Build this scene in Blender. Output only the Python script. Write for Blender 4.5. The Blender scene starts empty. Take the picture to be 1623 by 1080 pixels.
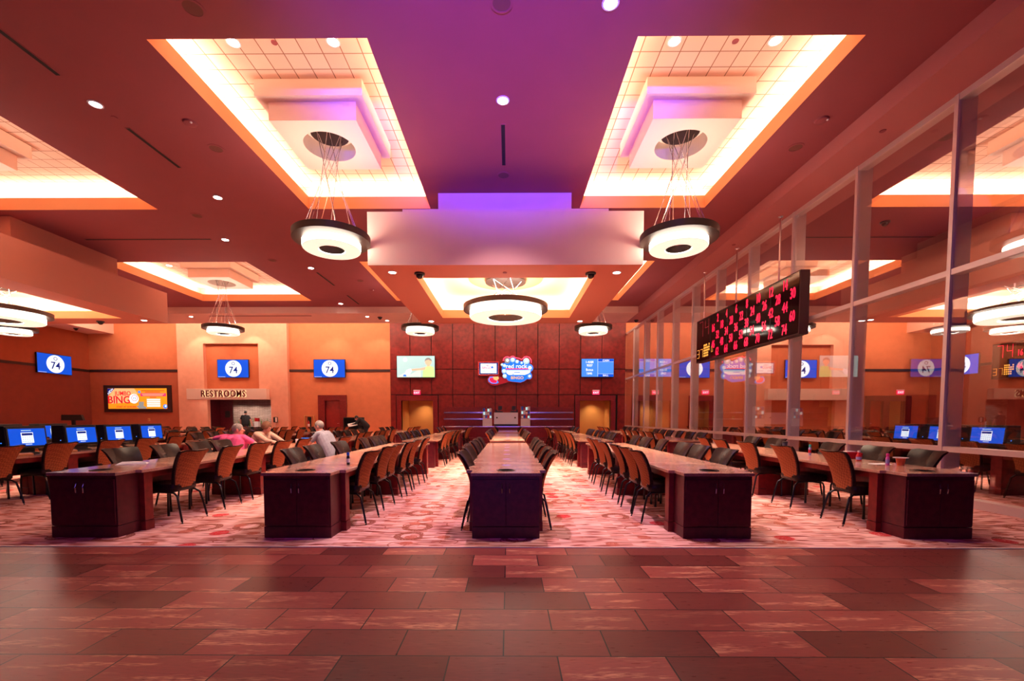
import bpy, bmesh, math, random
from mathutils import Vector, Matrix
rnd = random.Random(7)
SC = bpy.context.scene
COL = SC.collection
PI = math.pi

# ------------------------------------------------------------------ materials
def lin(c):
    if isinstance(c, str):
        c = [int(c[i:i+2], 16)/255 for i in (0, 2, 4)]
        c = [x/12.92 if x <= .04045 else ((x+.055)/1.055)**2.4 for x in c]
    return (*c[:3], 1.0)
MATS = {}
def new_mat(name):
    m = bpy.data.materials.new(name); m.use_nodes = True
    MATS[name] = m
    nt = m.node_tree
    return m, nt, nt.nodes['Principled BSDF']
def N(nt, kind, **kw):
    n = nt.nodes.new(kind)
    for k, v in kw.items():
        if hasattr(n, k): setattr(n, k, v)
        else: n.inputs[k.replace('_', ' ')].default_value = v
    return n
def mat(name, col, rough=.5, metal=0., emit=None, es=0., spec=.5, noise=0., nscale=8., bump=0.):
    m, nt, b = new_mat(name)
    c = lin(col)
    b.inputs['Base Color'].default_value = c
    b.inputs['Roughness'].default_value = rough
    b.inputs['Metallic'].default_value = metal
    b.inputs['Specular IOR Level'].default_value = spec
    if emit is not None:
        b.inputs['Emission Color'].default_value = lin(emit)
        b.inputs['Emission Strength'].default_value = es
    if noise or bump:
        tc = N(nt, 'ShaderNodeTexCoord')
        nz = N(nt, 'ShaderNodeTexNoise'); nz.inputs['Scale'].default_value = nscale; nz.inputs['Detail'].default_value = 4
        nt.links.new(tc.outputs['Object'], nz.inputs['Vector'])
        if noise:
            r = N(nt, 'ShaderNodeValToRGB')
            r.color_ramp.elements[0].position = .3; r.color_ramp.elements[1].position = .7
            r.color_ramp.elements[0].color = (*[max(0, x*(1-noise)) for x in c[:3]], 1)
            r.color_ramp.elements[1].color = (*[min(1, x*(1+noise)) for x in c[:3]], 1)
            nt.links.new(nz.outputs['Fac'], r.inputs['Fac']); nt.links.new(r.outputs['Color'], b.inputs['Base Color'])
        if bump:
            bp = N(nt, 'ShaderNodeBump'); bp.inputs['Strength'].default_value = bump; bp.inputs['Distance'].default_value = .01
            nt.links.new(nz.outputs['Fac'], bp.inputs['Height']); nt.links.new(bp.outputs['Normal'], b.inputs['Normal'])
    return m

ORANGE = (.66, .30, .135)
mat('beam_paint_shaded', (.46, .155, .15), .8)  # darker than the soffit paint: weak light along the glass put into the colour
mat('underside_paint_shaded', (.50, .16, .11), .8)  # same paint as the soffit faces, with the underside's shade mixed into the colour
mat('side_soffit_paint_shaded', (.58, .24, .17), .8)  # centre soffit's paint made darker to stand for less light on side soffits
mat('ceiling_paint', (.27, .056, .068), .8, noise=.03, nscale=1.5)
mat('soffit_paint', (.80, .52, .43), .8, noise=.03, nscale=1.5)
mat('tray_paint', (.74, .30, .12), .8)
mat('white_plaster', (.78, .60, .50), .8)
mat('lintel_paint', (.84, .68, .58), .8)
mat('wall_orange', (.60, .185, .08), .8, noise=.06, nscale=3, bump=.05)
mat('wall_peach', (.78, .38, .26), .8, noise=.05, nscale=4, bump=.05)
mat('side_wall_upper_shaded', (.36, .075, .028), .8, noise=.06, nscale=3, bump=.05)  # wall orange darkened to carry the dim light on the side walls
mat('side_wall_lower_shaded', (.21, .035, .02), .8, noise=.06, nscale=3, bump=.05)  # two-tone below the rail, plus the side walls' dimness painted in
mat('wall_lower_shaded', (.42, .10, .045), .8, noise=.06, nscale=3, bump=.05)  # two-tone below the rail, deepened to include the weak light in the corners
mat('wall_deep', (.52, .14, .055), .8, noise=.06, nscale=3)
mat('wall_tan', (.60, .30, .10), .8, noise=.04, nscale=2)
mat('dark_trim', (.035, .010, .010), .5)
mat('wood_dark', (.085, .009, .016), .34, spec=.3, noise=.25, nscale=14)
mat('wood_red', (.17, .010, .010), .36, spec=.35, noise=.25, nscale=14)
mat('wood_wall', (.17, .010, .009), .42, spec=.3, noise=.30, nscale=5)
mat('door_red', (.26, .012, .010), .35, noise=.15, nscale=6)
mat('black_gap', (.006, .002, .003), .8)
mat('leather', (.020, .010, .009), .27, spec=.13, noise=.2, nscale=30)
mat('black_metal', (.008, .008, .009), .3, .3)
mat('black_plastic', (.007, .007, .008), .4)
mat('chrome', (.8, .8, .82), .15, 1.)
mat('alu', (.72, .60, .56), .42, .35)
mat('steel', (.75, .75, .78), .2, 1.)
mat('ring_metal', (.035, .018, .013), .4, .4)
mat('white_plastic', (.8, .78, .78), .4)
mat('white_paper', (.85, .83, .82), .7)
mat('cloud', (.72, .80, .95), .4)
mat('pendant_glass', (.9, .85, .75), .4, emit=(1, .86, .70), es=17.)
mat('pendant_face', (.9, .85, .75), .4, emit=(1, .93, .72), es=.74)
mat('downlight_glow', (.9, .9, .9), .4, emit=(1, .86, .76), es=14.)
mat('dim_glow', (.9, .9, .9), .4, emit=(.75, .80, 1), es=1.5)
mat('speaker_mesh', (.16, .045, .035), .8)
mat('dome_black', (.01, .01, .012), .08)
mat('screen_blue', (.005, .02, .2), .3, spec=.08, emit=(.003, .075, .60), es=1.0)
mat('screen_blue_deep', (.005, .02, .2), .3, spec=.08, emit=(.002, .05, .40), es=1.0)
mat('screen_mid', (.02, .06, .3), .3, spec=.08, emit=(.05, .22, .80), es=1.1)
mat('screen_white', (.3, .3, .3), .3, spec=.08, emit=(.85, .93, 1), es=1.05)
mat('screen_grey', (.2, .2, .2), .3, spec=.08, emit=(.42, .55, .72), es=1.0)
mat('screen_navy', (.005, .01, .08), .3, spec=.08, emit=(.003, .012, .16), es=1.0)
mat('screen_pale', (.2, .3, .3), .3, spec=.08, emit=(.36, .58, .58), es=1.0)
mat('screen_teal', (.5, .6, .6), .3, spec=.08, emit=(.30, .55, .50), es=1.0)
mat('screen_skin', (.5, .3, .2), .3, spec=.08, emit=(.80, .42, .28), es=1.0)
mat('screen_green', (.3, .6, .2), .3, spec=.08, emit=(.42, .70, .25), es=1.0)
mat('screen_hair', (.1, .1, .1), .3, spec=.08, emit=(.25, .24, .22), es=1.0)
mat('screen_orange', (.8, .3, .02), .3, spec=.08, emit=(.95, .30, .012), es=.75)
mat('screen_peach', (.8, .3, .02), .3, spec=.08, emit=(1., .48, .22), es=.8)
mat('screen_red', (.5, .01, .02), .3, spec=.08, emit=(.55, .012, .02), es=.9)
mat('screen_pink', (.5, .01, .02), .3, spec=.08, emit=(.9, .02, .16), es=1.0)
mat('screen_maroon', (.3, .01, .02), .3, spec=.08, emit=(.16, .008, .012), es=1.0)
mat('led_red', (.5, .0, .02), .3, emit=(1, .004, .045), es=1.6)
mat('led_dim', (.1, .0, .0), .3, emit=(.20, .004, .012), es=1.0)
mat('sign_blue', (.01, .06, .3), .3, spec=.08, emit=(.012, .17, .78), es=1.0)
mat('sign_amber', (.5, .3, .02), .3, spec=.05, emit=(1, .50, .03), es=.85)
mat('led_amber', (.5, .3, .02), .3, emit=(1, .42, .06), es=1.0)
mat('neon_red', (.5, .0, .02), .3, emit=(1, .03, .07), es=5.)
mat('exit_red', (.6, .0, .03), .3, emit=(1, .012, .10), es=1.1)
mat('led_blue', (.0, .1, .6), .3, emit=(.03, .2, 1), es=3.)
mat('board_face', (.006, .002, .003), .06, spec=.25)
mat('board_case', (.05, .008, .008), .5)
mat('letter_red', (.16, .012, .012), .4)
mat('letter_halo', (.9, .7, .4), .5, emit=(1, .72, .40), es=.9)
mat('shirt_pink', (.72, .075, .24), .85, noise=.1, nscale=20)
mat('shirt_grey', (.20, .19, .24), .85, noise=.1, nscale=20)
mat('shirt_cream', (.62, .40, .31), .85, noise=.1, nscale=20)
mat('shirt_black', (.015, .014, .018), .8)
mat('trousers', (.02, .02, .03), .85)
mat('skin', (.62, .27, .19), .55, noise=.08, nscale=25)
mat('hair_grey', (.21, .175, .165), .7, noise=.3, nscale=60)
mat('hair_auburn', (.20, .075, .035), .7, noise=.3, nscale=60)
mat('hair_dark', (.02, .014, .012), .6)
mat('eye_white', (.7, .65, .6), .3)
mat('lip', (.45, .12, .10), .5)
mat('cup_orange', (.75, .12, .03), .35)
mat('bottle_pink', (.72, .13, .48), .35)
mat('cap_pink', (.8, .03, .28), .35)
mat('cap_blue', (.01, .09, .65), .35)
mat('cap_teal', (.02, .40, .36), .35)
mat('bottle_red', (.55, .01, .02), .35)
mat('bottle_dark', (.012, .010, .016), .3)
mat('label_violet', (.35, .30, .60), .5)
mat('can_dark', (.03, .03, .07), .4)
mat('wood_block', (.42, .17, .06), .5, noise=.2, nscale=20)
mat('leaf', (.10, .22, .03), .5)
mat('leaf_yellow', (.55, .40, .05), .5)
mat('ext_red', (.5, .01, .015), .3)

def coords(nt, scale=(1, 1, 1), rot=(0, 0, 0), out='Object'):
    tc = N(nt, 'ShaderNodeTexCoord'); mp = N(nt, 'ShaderNodeMapping')
    mp.inputs['Scale'].default_value = scale; mp.inputs['Rotation'].default_value = rot
    nt.links.new(tc.outputs[out], mp.inputs['Vector'])
    return mp
def mixc(nt, fac, a, b, blend='MIX'):
    n = nt.nodes.new('ShaderNodeMix'); n.data_type = 'RGBA'; n.blend_type = blend
    for sock, v in ((n.inputs[0], fac), (n.inputs[6], a), (n.inputs[7], b)):
        if hasattr(v, 'links'): nt.links.new(v, sock)
        else: sock.default_value = v
    return n.outputs[2]
def ramp(nt, fac, stops, interp='LINEAR'):
    r = N(nt, 'ShaderNodeValToRGB'); r.color_ramp.interpolation = interp
    e = r.color_ramp.elements
    e[0].position, e[0].color = stops[0][0], lin(stops[0][1])
    e[1].position, e[1].color = stops[-1][0], lin(stops[-1][1])
    for p, c in stops[1:-1]:
        x = e.new(p); x.color = lin(c)
    nt.links.new(fac, r.inputs['Fac'])
    return r.outputs['Color']
def math_n(nt, op, a, b=None, c=None):
    n = N(nt, 'ShaderNodeMath', operation=op)
    for i, v in enumerate((a, b, c)):
        if v is None: continue
        if hasattr(v, 'links'): nt.links.new(v, n.inputs[i])
        else: n.inputs[i].default_value = v
    return n.outputs[0]

# floor of long wood-look tiles
m, nt, b = new_mat('floor_tile')
mp = coords(nt); mp.inputs['Location'].default_value = (.335, .012, 0)
br = N(nt, 'ShaderNodeTexBrick', offset=.5)
br.inputs['Scale'].default_value = 1; br.inputs['Brick Width'].default_value = .612; br.inputs['Row Height'].default_value = .307
br.inputs['Mortar Size'].default_value = .0045; br.inputs['Mortar Smooth'].default_value = .1
br.inputs['Color1'].default_value = lin((.10, .017, .018)); br.inputs['Color2'].default_value = lin((.36, .085, .070)); br.inputs['Mortar'].default_value = lin((.004, .004, .007))
nt.links.new(mp.outputs[0], br.inputs['Vector'])
# broad worn streaks, running along each board
mp2 = coords(nt, (.9, 7, 1)); nz = N(nt, 'ShaderNodeTexNoise'); nz.inputs['Scale'].default_value = 1.6; nz.inputs['Detail'].default_value = 7; nz.inputs['Roughness'].default_value = .65
nt.links.new(mp2.outputs[0], nz.inputs['Vector'])
mp3 = coords(nt, (6, 45, 1)); nz3 = N(nt, 'ShaderNodeTexNoise'); nz3.inputs['Scale'].default_value = 2; nz3.inputs['Detail'].default_value = 5
nt.links.new(mp3.outputs[0], nz3.inputs['Vector'])
fine = ramp(nt, nz3.outputs['Fac'], [(.3, (.62, .62, .62)), (.7, (1., 1., 1.))])
c1 = mixc(nt, .7, br.outputs['Color'], fine, 'MULTIPLY')
wear = ramp(nt, nz.outputs['Fac'], [(.52, (0, 0, 0)), (.60, (1, 1, 1))])
pick = N(nt, 'ShaderNodeTexBrick', offset=.5); pick.inputs['Scale'].default_value = 1; pick.inputs['Brick Width'].default_value = .612; pick.inputs['Row Height'].default_value = .307; pick.inputs['Mortar Size'].default_value = 0
pick.inputs['Color1'].default_value = (0, 0, 0, 1); pick.inputs['Color2'].default_value = (1, 1, 1, 1)
nt.links.new(mp.outputs[0], pick.inputs['Vector'])
wear = math_n(nt, 'MULTIPLY', wear, ramp(nt, pick.outputs['Color'], [(.45, (.04, .04, .04)), (.75, (1, 1, 1))]))
wf = math_n(nt, 'MULTIPLY', wear, ramp(nt, nz3.outputs['Fac'], [(.42, (0, 0, 0)), (.55, (1, 1, 1))]))
inv = math_n(nt, 'SUBTRACT', 1., br.outputs['Fac'])
wf = math_n(nt, 'MULTIPLY', math_n(nt, 'MULTIPLY', wf, inv), .9)
c2 = mixc(nt, wf, c1, lin((.62, .30, .18)))
nt.links.new(c2, b.inputs['Base Color'])
rr = ramp(nt, nz3.outputs['Fac'], [(.3, (.27, .27, .27)), (.7, (.36, .36, .36))])
nt.links.new(rr, b.inputs['Roughness']); b.inputs['Specular IOR Level'].default_value = .2
bp = N(nt, 'ShaderNodeBump'); bp.inputs['Strength'].default_value = .25; bp.inputs['Distance'].default_value = .004
nt.links.new(math_n(nt, 'ADD', inv, math_n(nt, 'MULTIPLY', nz3.outputs['Fac'], .04)), bp.inputs['Height']); nt.links.new(bp.outputs['Normal'], b.inputs['Normal'])

# carpet: broken stripes across the room, rings and spots
m, nt, b = new_mat('carpet')
mpA = coords(nt, (.8, 7.5, 1)); na = N(nt, 'ShaderNodeTexNoise'); na.inputs['Scale'].default_value = 2.1; na.inputs['Detail'].default_value = 1.5
nt.links.new(mpA.outputs[0], na.inputs['Vector'])
base = ramp(nt, na.outputs['Fac'], [(.33, (.26, .055, .045)), (.385, (.66, .31, .27)), (.48, (.92, .58, .54)), (.555, (.82, .45, .40)), (.58, (.30, .07, .055)), (.625, (.36, .10, .08)), (.65, (.74, .40, .35))])
mpB = coords(nt, (.55, 6.2, 1)); vb = N(nt, 'ShaderNodeTexBrick', offset=.37, offset_frequency=2)
vb.inputs['Scale'].default_value = 1; vb.inputs['Brick Width'].default_value = .42; vb.inputs['Row Height'].default_value = .55; vb.inputs['Mortar Size'].default_value = .045; vb.inputs['Bias'].default_value = -.2
vb.inputs['Color1'].default_value = lin((1, 1, 1)); vb.inputs['Color2'].default_value = lin((.82, .68, .64)); vb.inputs['Mortar'].default_value = lin((.66, .34, .27))
nt.links.new(mpB.outputs[0], vb.inputs['Vector'])
cc = mixc(nt, .55, base, vb.outputs['Color'], 'MULTIPLY')
def rings(scale, r0, r1, thr, col, cc, off):
    mpv = coords(nt, (scale, scale, 0)); mpv.inputs['Location'].default_value = off
    v = N(nt, 'ShaderNodeTexVoronoi', voronoi_dimensions='2D', feature='F1'); v.inputs['Scale'].default_value = 1; v.inputs['Randomness'].default_value = .75
    nt.links.new(mpv.outputs[0], v.inputs['Vector'])
    sep = N(nt, 'ShaderNodeSeparateColor'); nt.links.new(v.outputs['Color'], sep.inputs[0])
    f = math_n(nt, 'MULTIPLY', math_n(nt, 'GREATER_THAN', v.outputs['Distance'], r0), math_n(nt, 'LESS_THAN', v.outputs['Distance'], r1))
    f = math_n(nt, 'MULTIPLY', f, math_n(nt, 'GREATER_THAN', sep.outputs[0], thr))
    sp = N(nt, 'ShaderNodeTexNoise'); sp.inputs['Scale'].default_value = 70
    nt.links.new(coords(nt).outputs[0], sp.inputs['Vector'])
    f = math_n(nt, 'MULTIPLY', f, ramp(nt, sp.outputs['Fac'], [(.38, (.5, .5, .5)), (.5, (1, 1, 1))]))
    return mixc(nt, f, cc, lin(col))
cc = rings(1.5, .16, .28, .52, (.30, .085, .055), cc, (.3, .1, 0))
cc = rings(1.9, .17, .20, .5, (.36, .10, .07), cc, (3.7, 8.2, 0))
cc = rings(2.2, -.1, .16, .62, (.50, .13, .09), cc, (11.1, 5.3, 0))
cc = rings(1.7, -.1, .17, .80, (.62, .035, .045), cc, (7.4, 2.9, 0))
nt.links.new(cc, b.inputs['Base Color']); b.inputs['Roughness'].default_value = .95; b.inputs['Specular IOR Level'].default_value = .1
nf = N(nt, 'ShaderNodeTexNoise'); nf.inputs['Scale'].default_value = 220; nt.links.new(coords(nt).outputs[0], nf.inputs['Vector'])
bp = N(nt, 'ShaderNodeBump'); bp.inputs['Strength'].default_value = .4; bp.inputs['Distance'].default_value = .005
nt.links.new(nf.outputs['Fac'], bp.inputs['Height']); nt.links.new(bp.outputs['Normal'], b.inputs['Normal'])

# acoustic tiles
m, nt, b = new_mat('acoustic_tile')
mp = coords(nt); mp.inputs['Location'].default_value = (.12, .25, 0)
br = N(nt, 'ShaderNodeTexBrick', offset=0.)
br.inputs['Scale'].default_value = 1; br.inputs['Brick Width'].default_value = .32; br.inputs['Row Height'].default_value = .32; br.inputs['Mortar Size'].default_value = .009
br.inputs['Color1'].default_value = lin((.80, .54, .42)); br.inputs['Color2'].default_value = lin((.74, .48, .37)); br.inputs['Mortar'].default_value = lin((.28, .14, .09))
nt.links.new(mp.outputs[0], br.inputs['Vector'])
nt.links.new(br.outputs['Color'], b.inputs['Base Color']); b.inputs['Roughness'].default_value = .9
nz = N(nt, 'ShaderNodeTexNoise'); nz.inputs['Scale'].default_value = 60; nt.links.new(coords(nt).outputs[0], nz.inputs['Vector'])
bp = N(nt, 'ShaderNodeBump'); bp.inputs['Strength'].default_value = .4; bp.inputs['Distance'].default_value = .004
nt.links.new(math_n(nt, 'ADD', nz.outputs['Fac'], math_n(nt, 'MULTIPLY', br.outputs['Fac'], -2.)), bp.inputs['Height']); nt.links.new(bp.outputs['Normal'], b.inputs['Normal'])

# polished stone counter tops in slabs
m, nt, b = new_mat('stone_top')
nz = N(nt, 'ShaderNodeTexNoise'); nz.inputs['Scale'].default_value = 2.2; nz.inputs['Detail'].default_value = 6; nt.links.new(coords(nt, (1, 1, 1)).outputs[0], nz.inputs['Vector'])
n2 = N(nt, 'ShaderNodeTexNoise'); n2.inputs['Scale'].default_value = 60; n2.inputs['Detail'].default_value = 3; nt.links.new(coords(nt).outputs[0], n2.inputs['Vector'])
cA = ramp(nt, nz.outputs['Fac'], [(.3, (.40, .20, .135)), (.5, (.53, .295, .215)), (.7, (.62, .38, .28))])
cB = mixc(nt, .5, cA, ramp(nt, n2.outputs['Fac'], [(.35, (.65, .6, .55)), (.6, (1.1, 1.1, 1.1))]), 'MULTIPLY')
brk = N(nt, 'ShaderNodeTexBrick', offset=.5); brk.inputs['Scale'].default_value = 1; brk.inputs['Brick Width'].default_value = .305; brk.inputs['Row Height'].default_value = .305; brk.inputs['Mortar Size'].default_value = .001
brk.inputs['Color1'].default_value = lin((1, 1, 1)); brk.inputs['Color2'].default_value = lin((.78, .74, .70)); brk.inputs['Mortar'].default_value = lin((.5, .4, .35))
nt.links.new(coords(nt).outputs[0], brk.inputs['Vector'])
nt.links.new(mixc(nt, .8, cB, brk.outputs['Color'], 'MULTIPLY'), b.inputs['Base Color'])
b.inputs['Roughness'].default_value = .16

# woven chair-back cloth: small tilted chequer
m, nt, b = new_mat('chair_cloth')
mp = coords(nt, (36, 36, 36), (0, .5, 0)); ck = N(nt, 'ShaderNodeTexChecker'); ck.inputs['Scale'].default_value = 1
ck.inputs['Color1'].default_value = lin((.36, .105, .034)); ck.inputs['Color2'].default_value = lin((.25, .066, .022))
nt.links.new(mp.outputs[0], ck.inputs['Vector'])
nt.links.new(ck.outputs['Color'], b.inputs['Base Color']); b.inputs['Roughness'].default_value = .85; b.inputs['Specular IOR Level'].default_value = .2

# stacked slate
m, nt, b = new_mat('slate')
mp = coords(nt, rot=(PI/2, 0, 0)); br = N(nt, 'ShaderNodeTexBrick', offset=.37); br.inputs['Scale'].default_value = 1
br.inputs['Brick Width'].default_value = .34; br.inputs['Row Height'].default_value = .06; br.inputs['Mortar Size'].default_value = .008
br.inputs['Color1'].default_value = lin((.34, .22, .19)); br.inputs['Color2'].default_value = lin((.55, .38, .32)); br.inputs['Mortar'].default_value = lin((.09, .05, .04))
nt.links.new(mp.outputs[0], br.inputs['Vector']); nt.links.new(br.outputs['Color'], b.inputs['Base Color']); b.inputs['Roughness'].default_value = .9

# window glass: clear, with the reflection real glass has at each angle
m = bpy.data.materials.new('glass'); m.use_nodes = True; MATS['glass'] = m; nt = m.node_tree
nt.nodes.clear()
out = N(nt, 'ShaderNodeOutputMaterial'); tr = N(nt, 'ShaderNodeBsdfTransparent'); gl = N(nt, 'ShaderNodeBsdfGlossy'); mx = N(nt, 'ShaderNodeMixShader')
tr.inputs['Color'].default_value = (.96, .96, .96, 1); gl.inputs['Roughness'].default_value = 0.; gl.inputs['Color'].default_value = (1, 1, 1, 1)
ge = N(nt, 'ShaderNodeNewGeometry'); dt = N(nt, 'ShaderNodeVectorMath', operation='DOT_PRODUCT')
nt.links.new(ge.outputs['Normal'], dt.inputs[0]); nt.links.new(ge.outputs['Incoming'], dt.inputs[1])
cs = math_n(nt, 'ABSOLUTE', dt.outputs['Value'])
fr = math_n(nt, 'ADD', math_n(nt, 'MULTIPLY', math_n(nt, 'POWER', math_n(nt, 'SUBTRACT', 1., cs), 4.), .90), .10)
nt.links.new(fr, mx.inputs[0]); nt.links.new(tr.outputs[0], mx.inputs[1]); nt.links.new(gl.outputs[0], mx.inputs[2]); nt.links.new(mx.outputs[0], out.inputs[0])
mat('clear_plastic', (.6, .6, .65), .15)

# ------------------------------------------------------------------ mesh helper
class MB:
    def __init__(s): s.v = []; s.f = []; s.m = []; s.sm = []
    def add(s, verts, faces, mi=0, smooth=False):
        o = len(s.v); s.v += [tuple(p) for p in verts]
        for f in faces:
            s.f.append([i+o for i in f]); s.m.append(mi); s.sm.append(smooth)
        return s
    def box(s, x0, x1, y0, y1, z0, z1, mi=0):
        if x0 > x1: x0, x1 = x1, x0
        if y0 > y1: y0, y1 = y1, y0
        if z0 > z1: z0, z1 = z1, z0
        v = [(x, y, z) for z in (z0, z1) for y in (y0, y1) for x in (x0, x1)]
        return s.add(v, [(0, 2, 3, 1), (4, 5, 7, 6), (0, 1, 5, 4), (2, 6, 7, 3), (0, 4, 6, 2), (1, 3, 7, 5)], mi)
    def prism(s, poly, a0, a1, axis='z', mi=0):
        def P(p, a):
            return {'z': (p[0], p[1], a), 'y': (p[0], a, p[1]), 'x': (a, p[0], p[1])}[axis]
        n = len(poly)
        area = sum(poly[i][0]*poly[(i+1) % n][1]-poly[(i+1) % n][0]*poly[i][1] for i in range(n))
        if area < 0: poly = poly[::-1]
        v = [P(p, a0) for p in poly]+[P(p, a1) for p in poly]
        fs = [list(range(n))[::-1], list(range(n, 2*n))]+[(i, (i+1) % n, (i+1) % n+n, i+n) for i in range(n)]
        if axis == 'y': fs = [f[::-1] for f in fs]
        if a1 < a0: fs = [f[::-1] for f in fs]
        return s.add(v, fs, mi)
    def lathe(s, prof, c=(0, 0, 0), seg=24, mi=0, smooth=True, closed=False, mis=None):
        n = len(prof); v = []
        for k in range(seg):
            a = 2*PI*k/seg
            v += [(c[0]+r*math.cos(a), c[1]+r*math.sin(a), c[2]+z) for r, z in prof]
        o = len(s.v); s.v += v
        rng = range(n if closed else n-1)
        for k in range(seg):
            k2 = (k+1) % seg
            for i in rng:
                j = (i+1) % n
                s.f.append([o+k*n+i, o+k2*n+i, o+k2*n+j, o+k*n+j]); s.m.append(mis[i] if mis else mi); s.sm.append(smooth)
        if not closed:
            for i, flip in ((0, True), (n-1, False)):
                if prof[i][0] > 1e-6:
                    r = [o+k*n+i for k in range(seg)]
                    s.f.append(r[::-1] if flip else r); s.m.append(mi); s.sm.append(False)
        return s
    def tube(s, pts, r, seg=8, mi=0, smooth=True):
        pts = [Vector(p) for p in pts]; n = len(pts); rs = r if isinstance(r, (list, tuple)) else [r]*n
        o = len(s.v); up = Vector((0, 0, 1))
        for i, p in enumerate(pts):
            d = (pts[min(i+1, n-1)]-pts[max(i-1, 0)]).normalized()
            u = d.orthogonal().normalized() if abs(d.dot(up)) > .98 else d.cross(up).normalized()
            if abs(d.dot(up)) > .98: u = Vector((1, 0, 0))
            w = d.cross(u).normalized()
            for k in range(seg):
                a = 2*PI*k/seg
                s.v.append(tuple(p+rs[i]*(math.cos(a)*u+math.sin(a)*w)))
        for i in range(n-1):
            for k in range(seg):
                k2 = (k+1) % seg
                s.f.append([o+i*seg+k, o+i*seg+k2, o+(i+1)*seg+k2, o+(i+1)*seg+k]); s.m.append(mi); s.sm.append(smooth)
        s.f.append([o+k for k in range(seg)][::-1]); s.m.append(mi); s.sm.append(False)
        s.f.append([o+(n-1)*seg+k for k in range(seg)]); s.m.append(mi); s.sm.append(False)
        return s
    def ball(s, c, r, seg=16, rings=10, mi=0):
        r = r if isinstance(r, (list, tuple)) else (r, r, r)
        prof = [(math.sin(PI*i/rings), -math.cos(PI*i/rings)) for i in range(rings+1)]
        o = len(s.v); s.lathe(prof, (0, 0, 0), seg, mi)
        for i in range(o, len(s.v)):
            p = s.v[i]; s.v[i] = (c[0]+p[0]*r[0], c[1]+p[1]*r[1], c[2]+p[2]*r[2])
        return s
    def xf(s, M):
        s.v = [tuple(M @ Vector(p)) for p in s.v]; return s
    def mesh(s, name, mats):
        me = bpy.data.meshes.new(name); me.from_pydata(s.v, [], s.f)
        for x in (mats if isinstance(mats, (list, tuple)) else [mats]): me.materials.append(MATS[x])
        me.polygons.foreach_set('material_index', s.m); me.polygons.foreach_set('use_smooth', s.sm)
        bm = bmesh.new(); bm.from_mesh(me); bmesh.ops.remove_doubles(bm, verts=bm.verts, dist=1e-6); bmesh.ops.recalc_face_normals(bm, faces=bm.faces); bm.to_mesh(me); bm.free()
        if any(s.sm): me.set_sharp_from_angle(angle=.7)
        return me
    def build(s, name, mats, parent=None, bevel=0., loc=None, rot=None):
        o = bpy.data.objects.new(name, s.mesh(name, mats)); COL.objects.link(o)
        if parent: o.parent = parent
        if loc: o.location = loc
        if rot: o.rotation_euler = rot
        if bevel:
            md = o.modifiers.new('bevel', 'BEVEL'); md.width = bevel; md.segments = 2; md.limit_method = 'ANGLE'
        return o
def tag(o, label, cat, group=None, kind=None):
    o['label'] = label; o['category'] = cat
    if group: o['group'] = group
    if kind: o['kind'] = kind
    return o
def thing(name, label, cat, loc=(0, 0, 0), rz=0, group=None):
    o = bpy.data.objects.new(name, None); COL.objects.link(o); o.location = loc; o.rotation_euler = (0, 0, rz); o.empty_display_size = .1
    return tag(o, label, cat, group)
def struct(o): o['kind'] = 'structure'; return o
def dup(o, loc, rz, label, group):
    r = o.copy(); COL.objects.link(r); r.location = loc; r.rotation_euler = (0, 0, rz); r['label'] = label; r['group'] = group
    for ch in KIDS[o.name]:
        c = ch.copy(); COL.objects.link(c); c.parent = r
    return r
KIDS = {}
_txt = {}
def text_mesh(s, extrude):
    k = (s, extrude)
    if k not in _txt:
        cu = bpy.data.curves.new('t', 'FONT'); cu.body = s; cu.align_x = 'CENTER'; cu.align_y = 'CENTER'; cu.extrude = extrude; cu.offset = .012; cu.resolution_u = 3
        o = bpy.data.objects.new('t', cu); COL.objects.link(o)
        me = bpy.data.meshes.new_from_object(o.evaluated_get(bpy.context.evaluated_depsgraph_get()))
        bpy.data.objects.remove(o); _txt[k] = me
    return _txt[k].copy()
def text(name, s, size, loc, m, parent=None, face='front', wide=1., extrude=.02, bold=0.):
    """face: which way the reader-facing side looks. front = towards -Y, left = towards -X, right = towards +X"""
    me = text_mesh(s, extrude)
    R, U = {'front': ((1, 0, 0), (0, 0, 1)), 'left': ((0, -1, 0), (0, 0, 1)), 'right': ((0, 1, 0), (0, 0, 1)), 'up': ((1, 0, 0), (0, 1, 0))}[face]
    R = Vector(R); U = Vector(U); W = R.cross(U)
    M = Matrix((R*size*wide, U*size, W*size)).transposed().to_4x4()
    xs = [v.co.x for v in me.vertices]; ys = [v.co.y for v in me.vertices]
    cx, cy = (min(xs)+max(xs))/2, (min(ys)+max(ys))/2
    me.transform(Matrix.Translation((-cx, -cy, 0))); me.transform(M)
    me.materials.clear(); me.materials.append(MATS[m])
    o = bpy.data.objects.new(name, me); COL.objects.link(o); o.location = loc
    if parent: o.parent = parent
    return o
# all lettering first, while the scene is nearly empty
for s_ in ('O', '74', '7', '4', 'EXIT', 'CASH', 'BALL', '1-4AM', '9507', 'Bonus', '1646', 'red rock', 'BINGO', 'JUMBO', 'START AT $100,000!', 'NEW', '15'): text_mesh(s_, .02)

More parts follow.
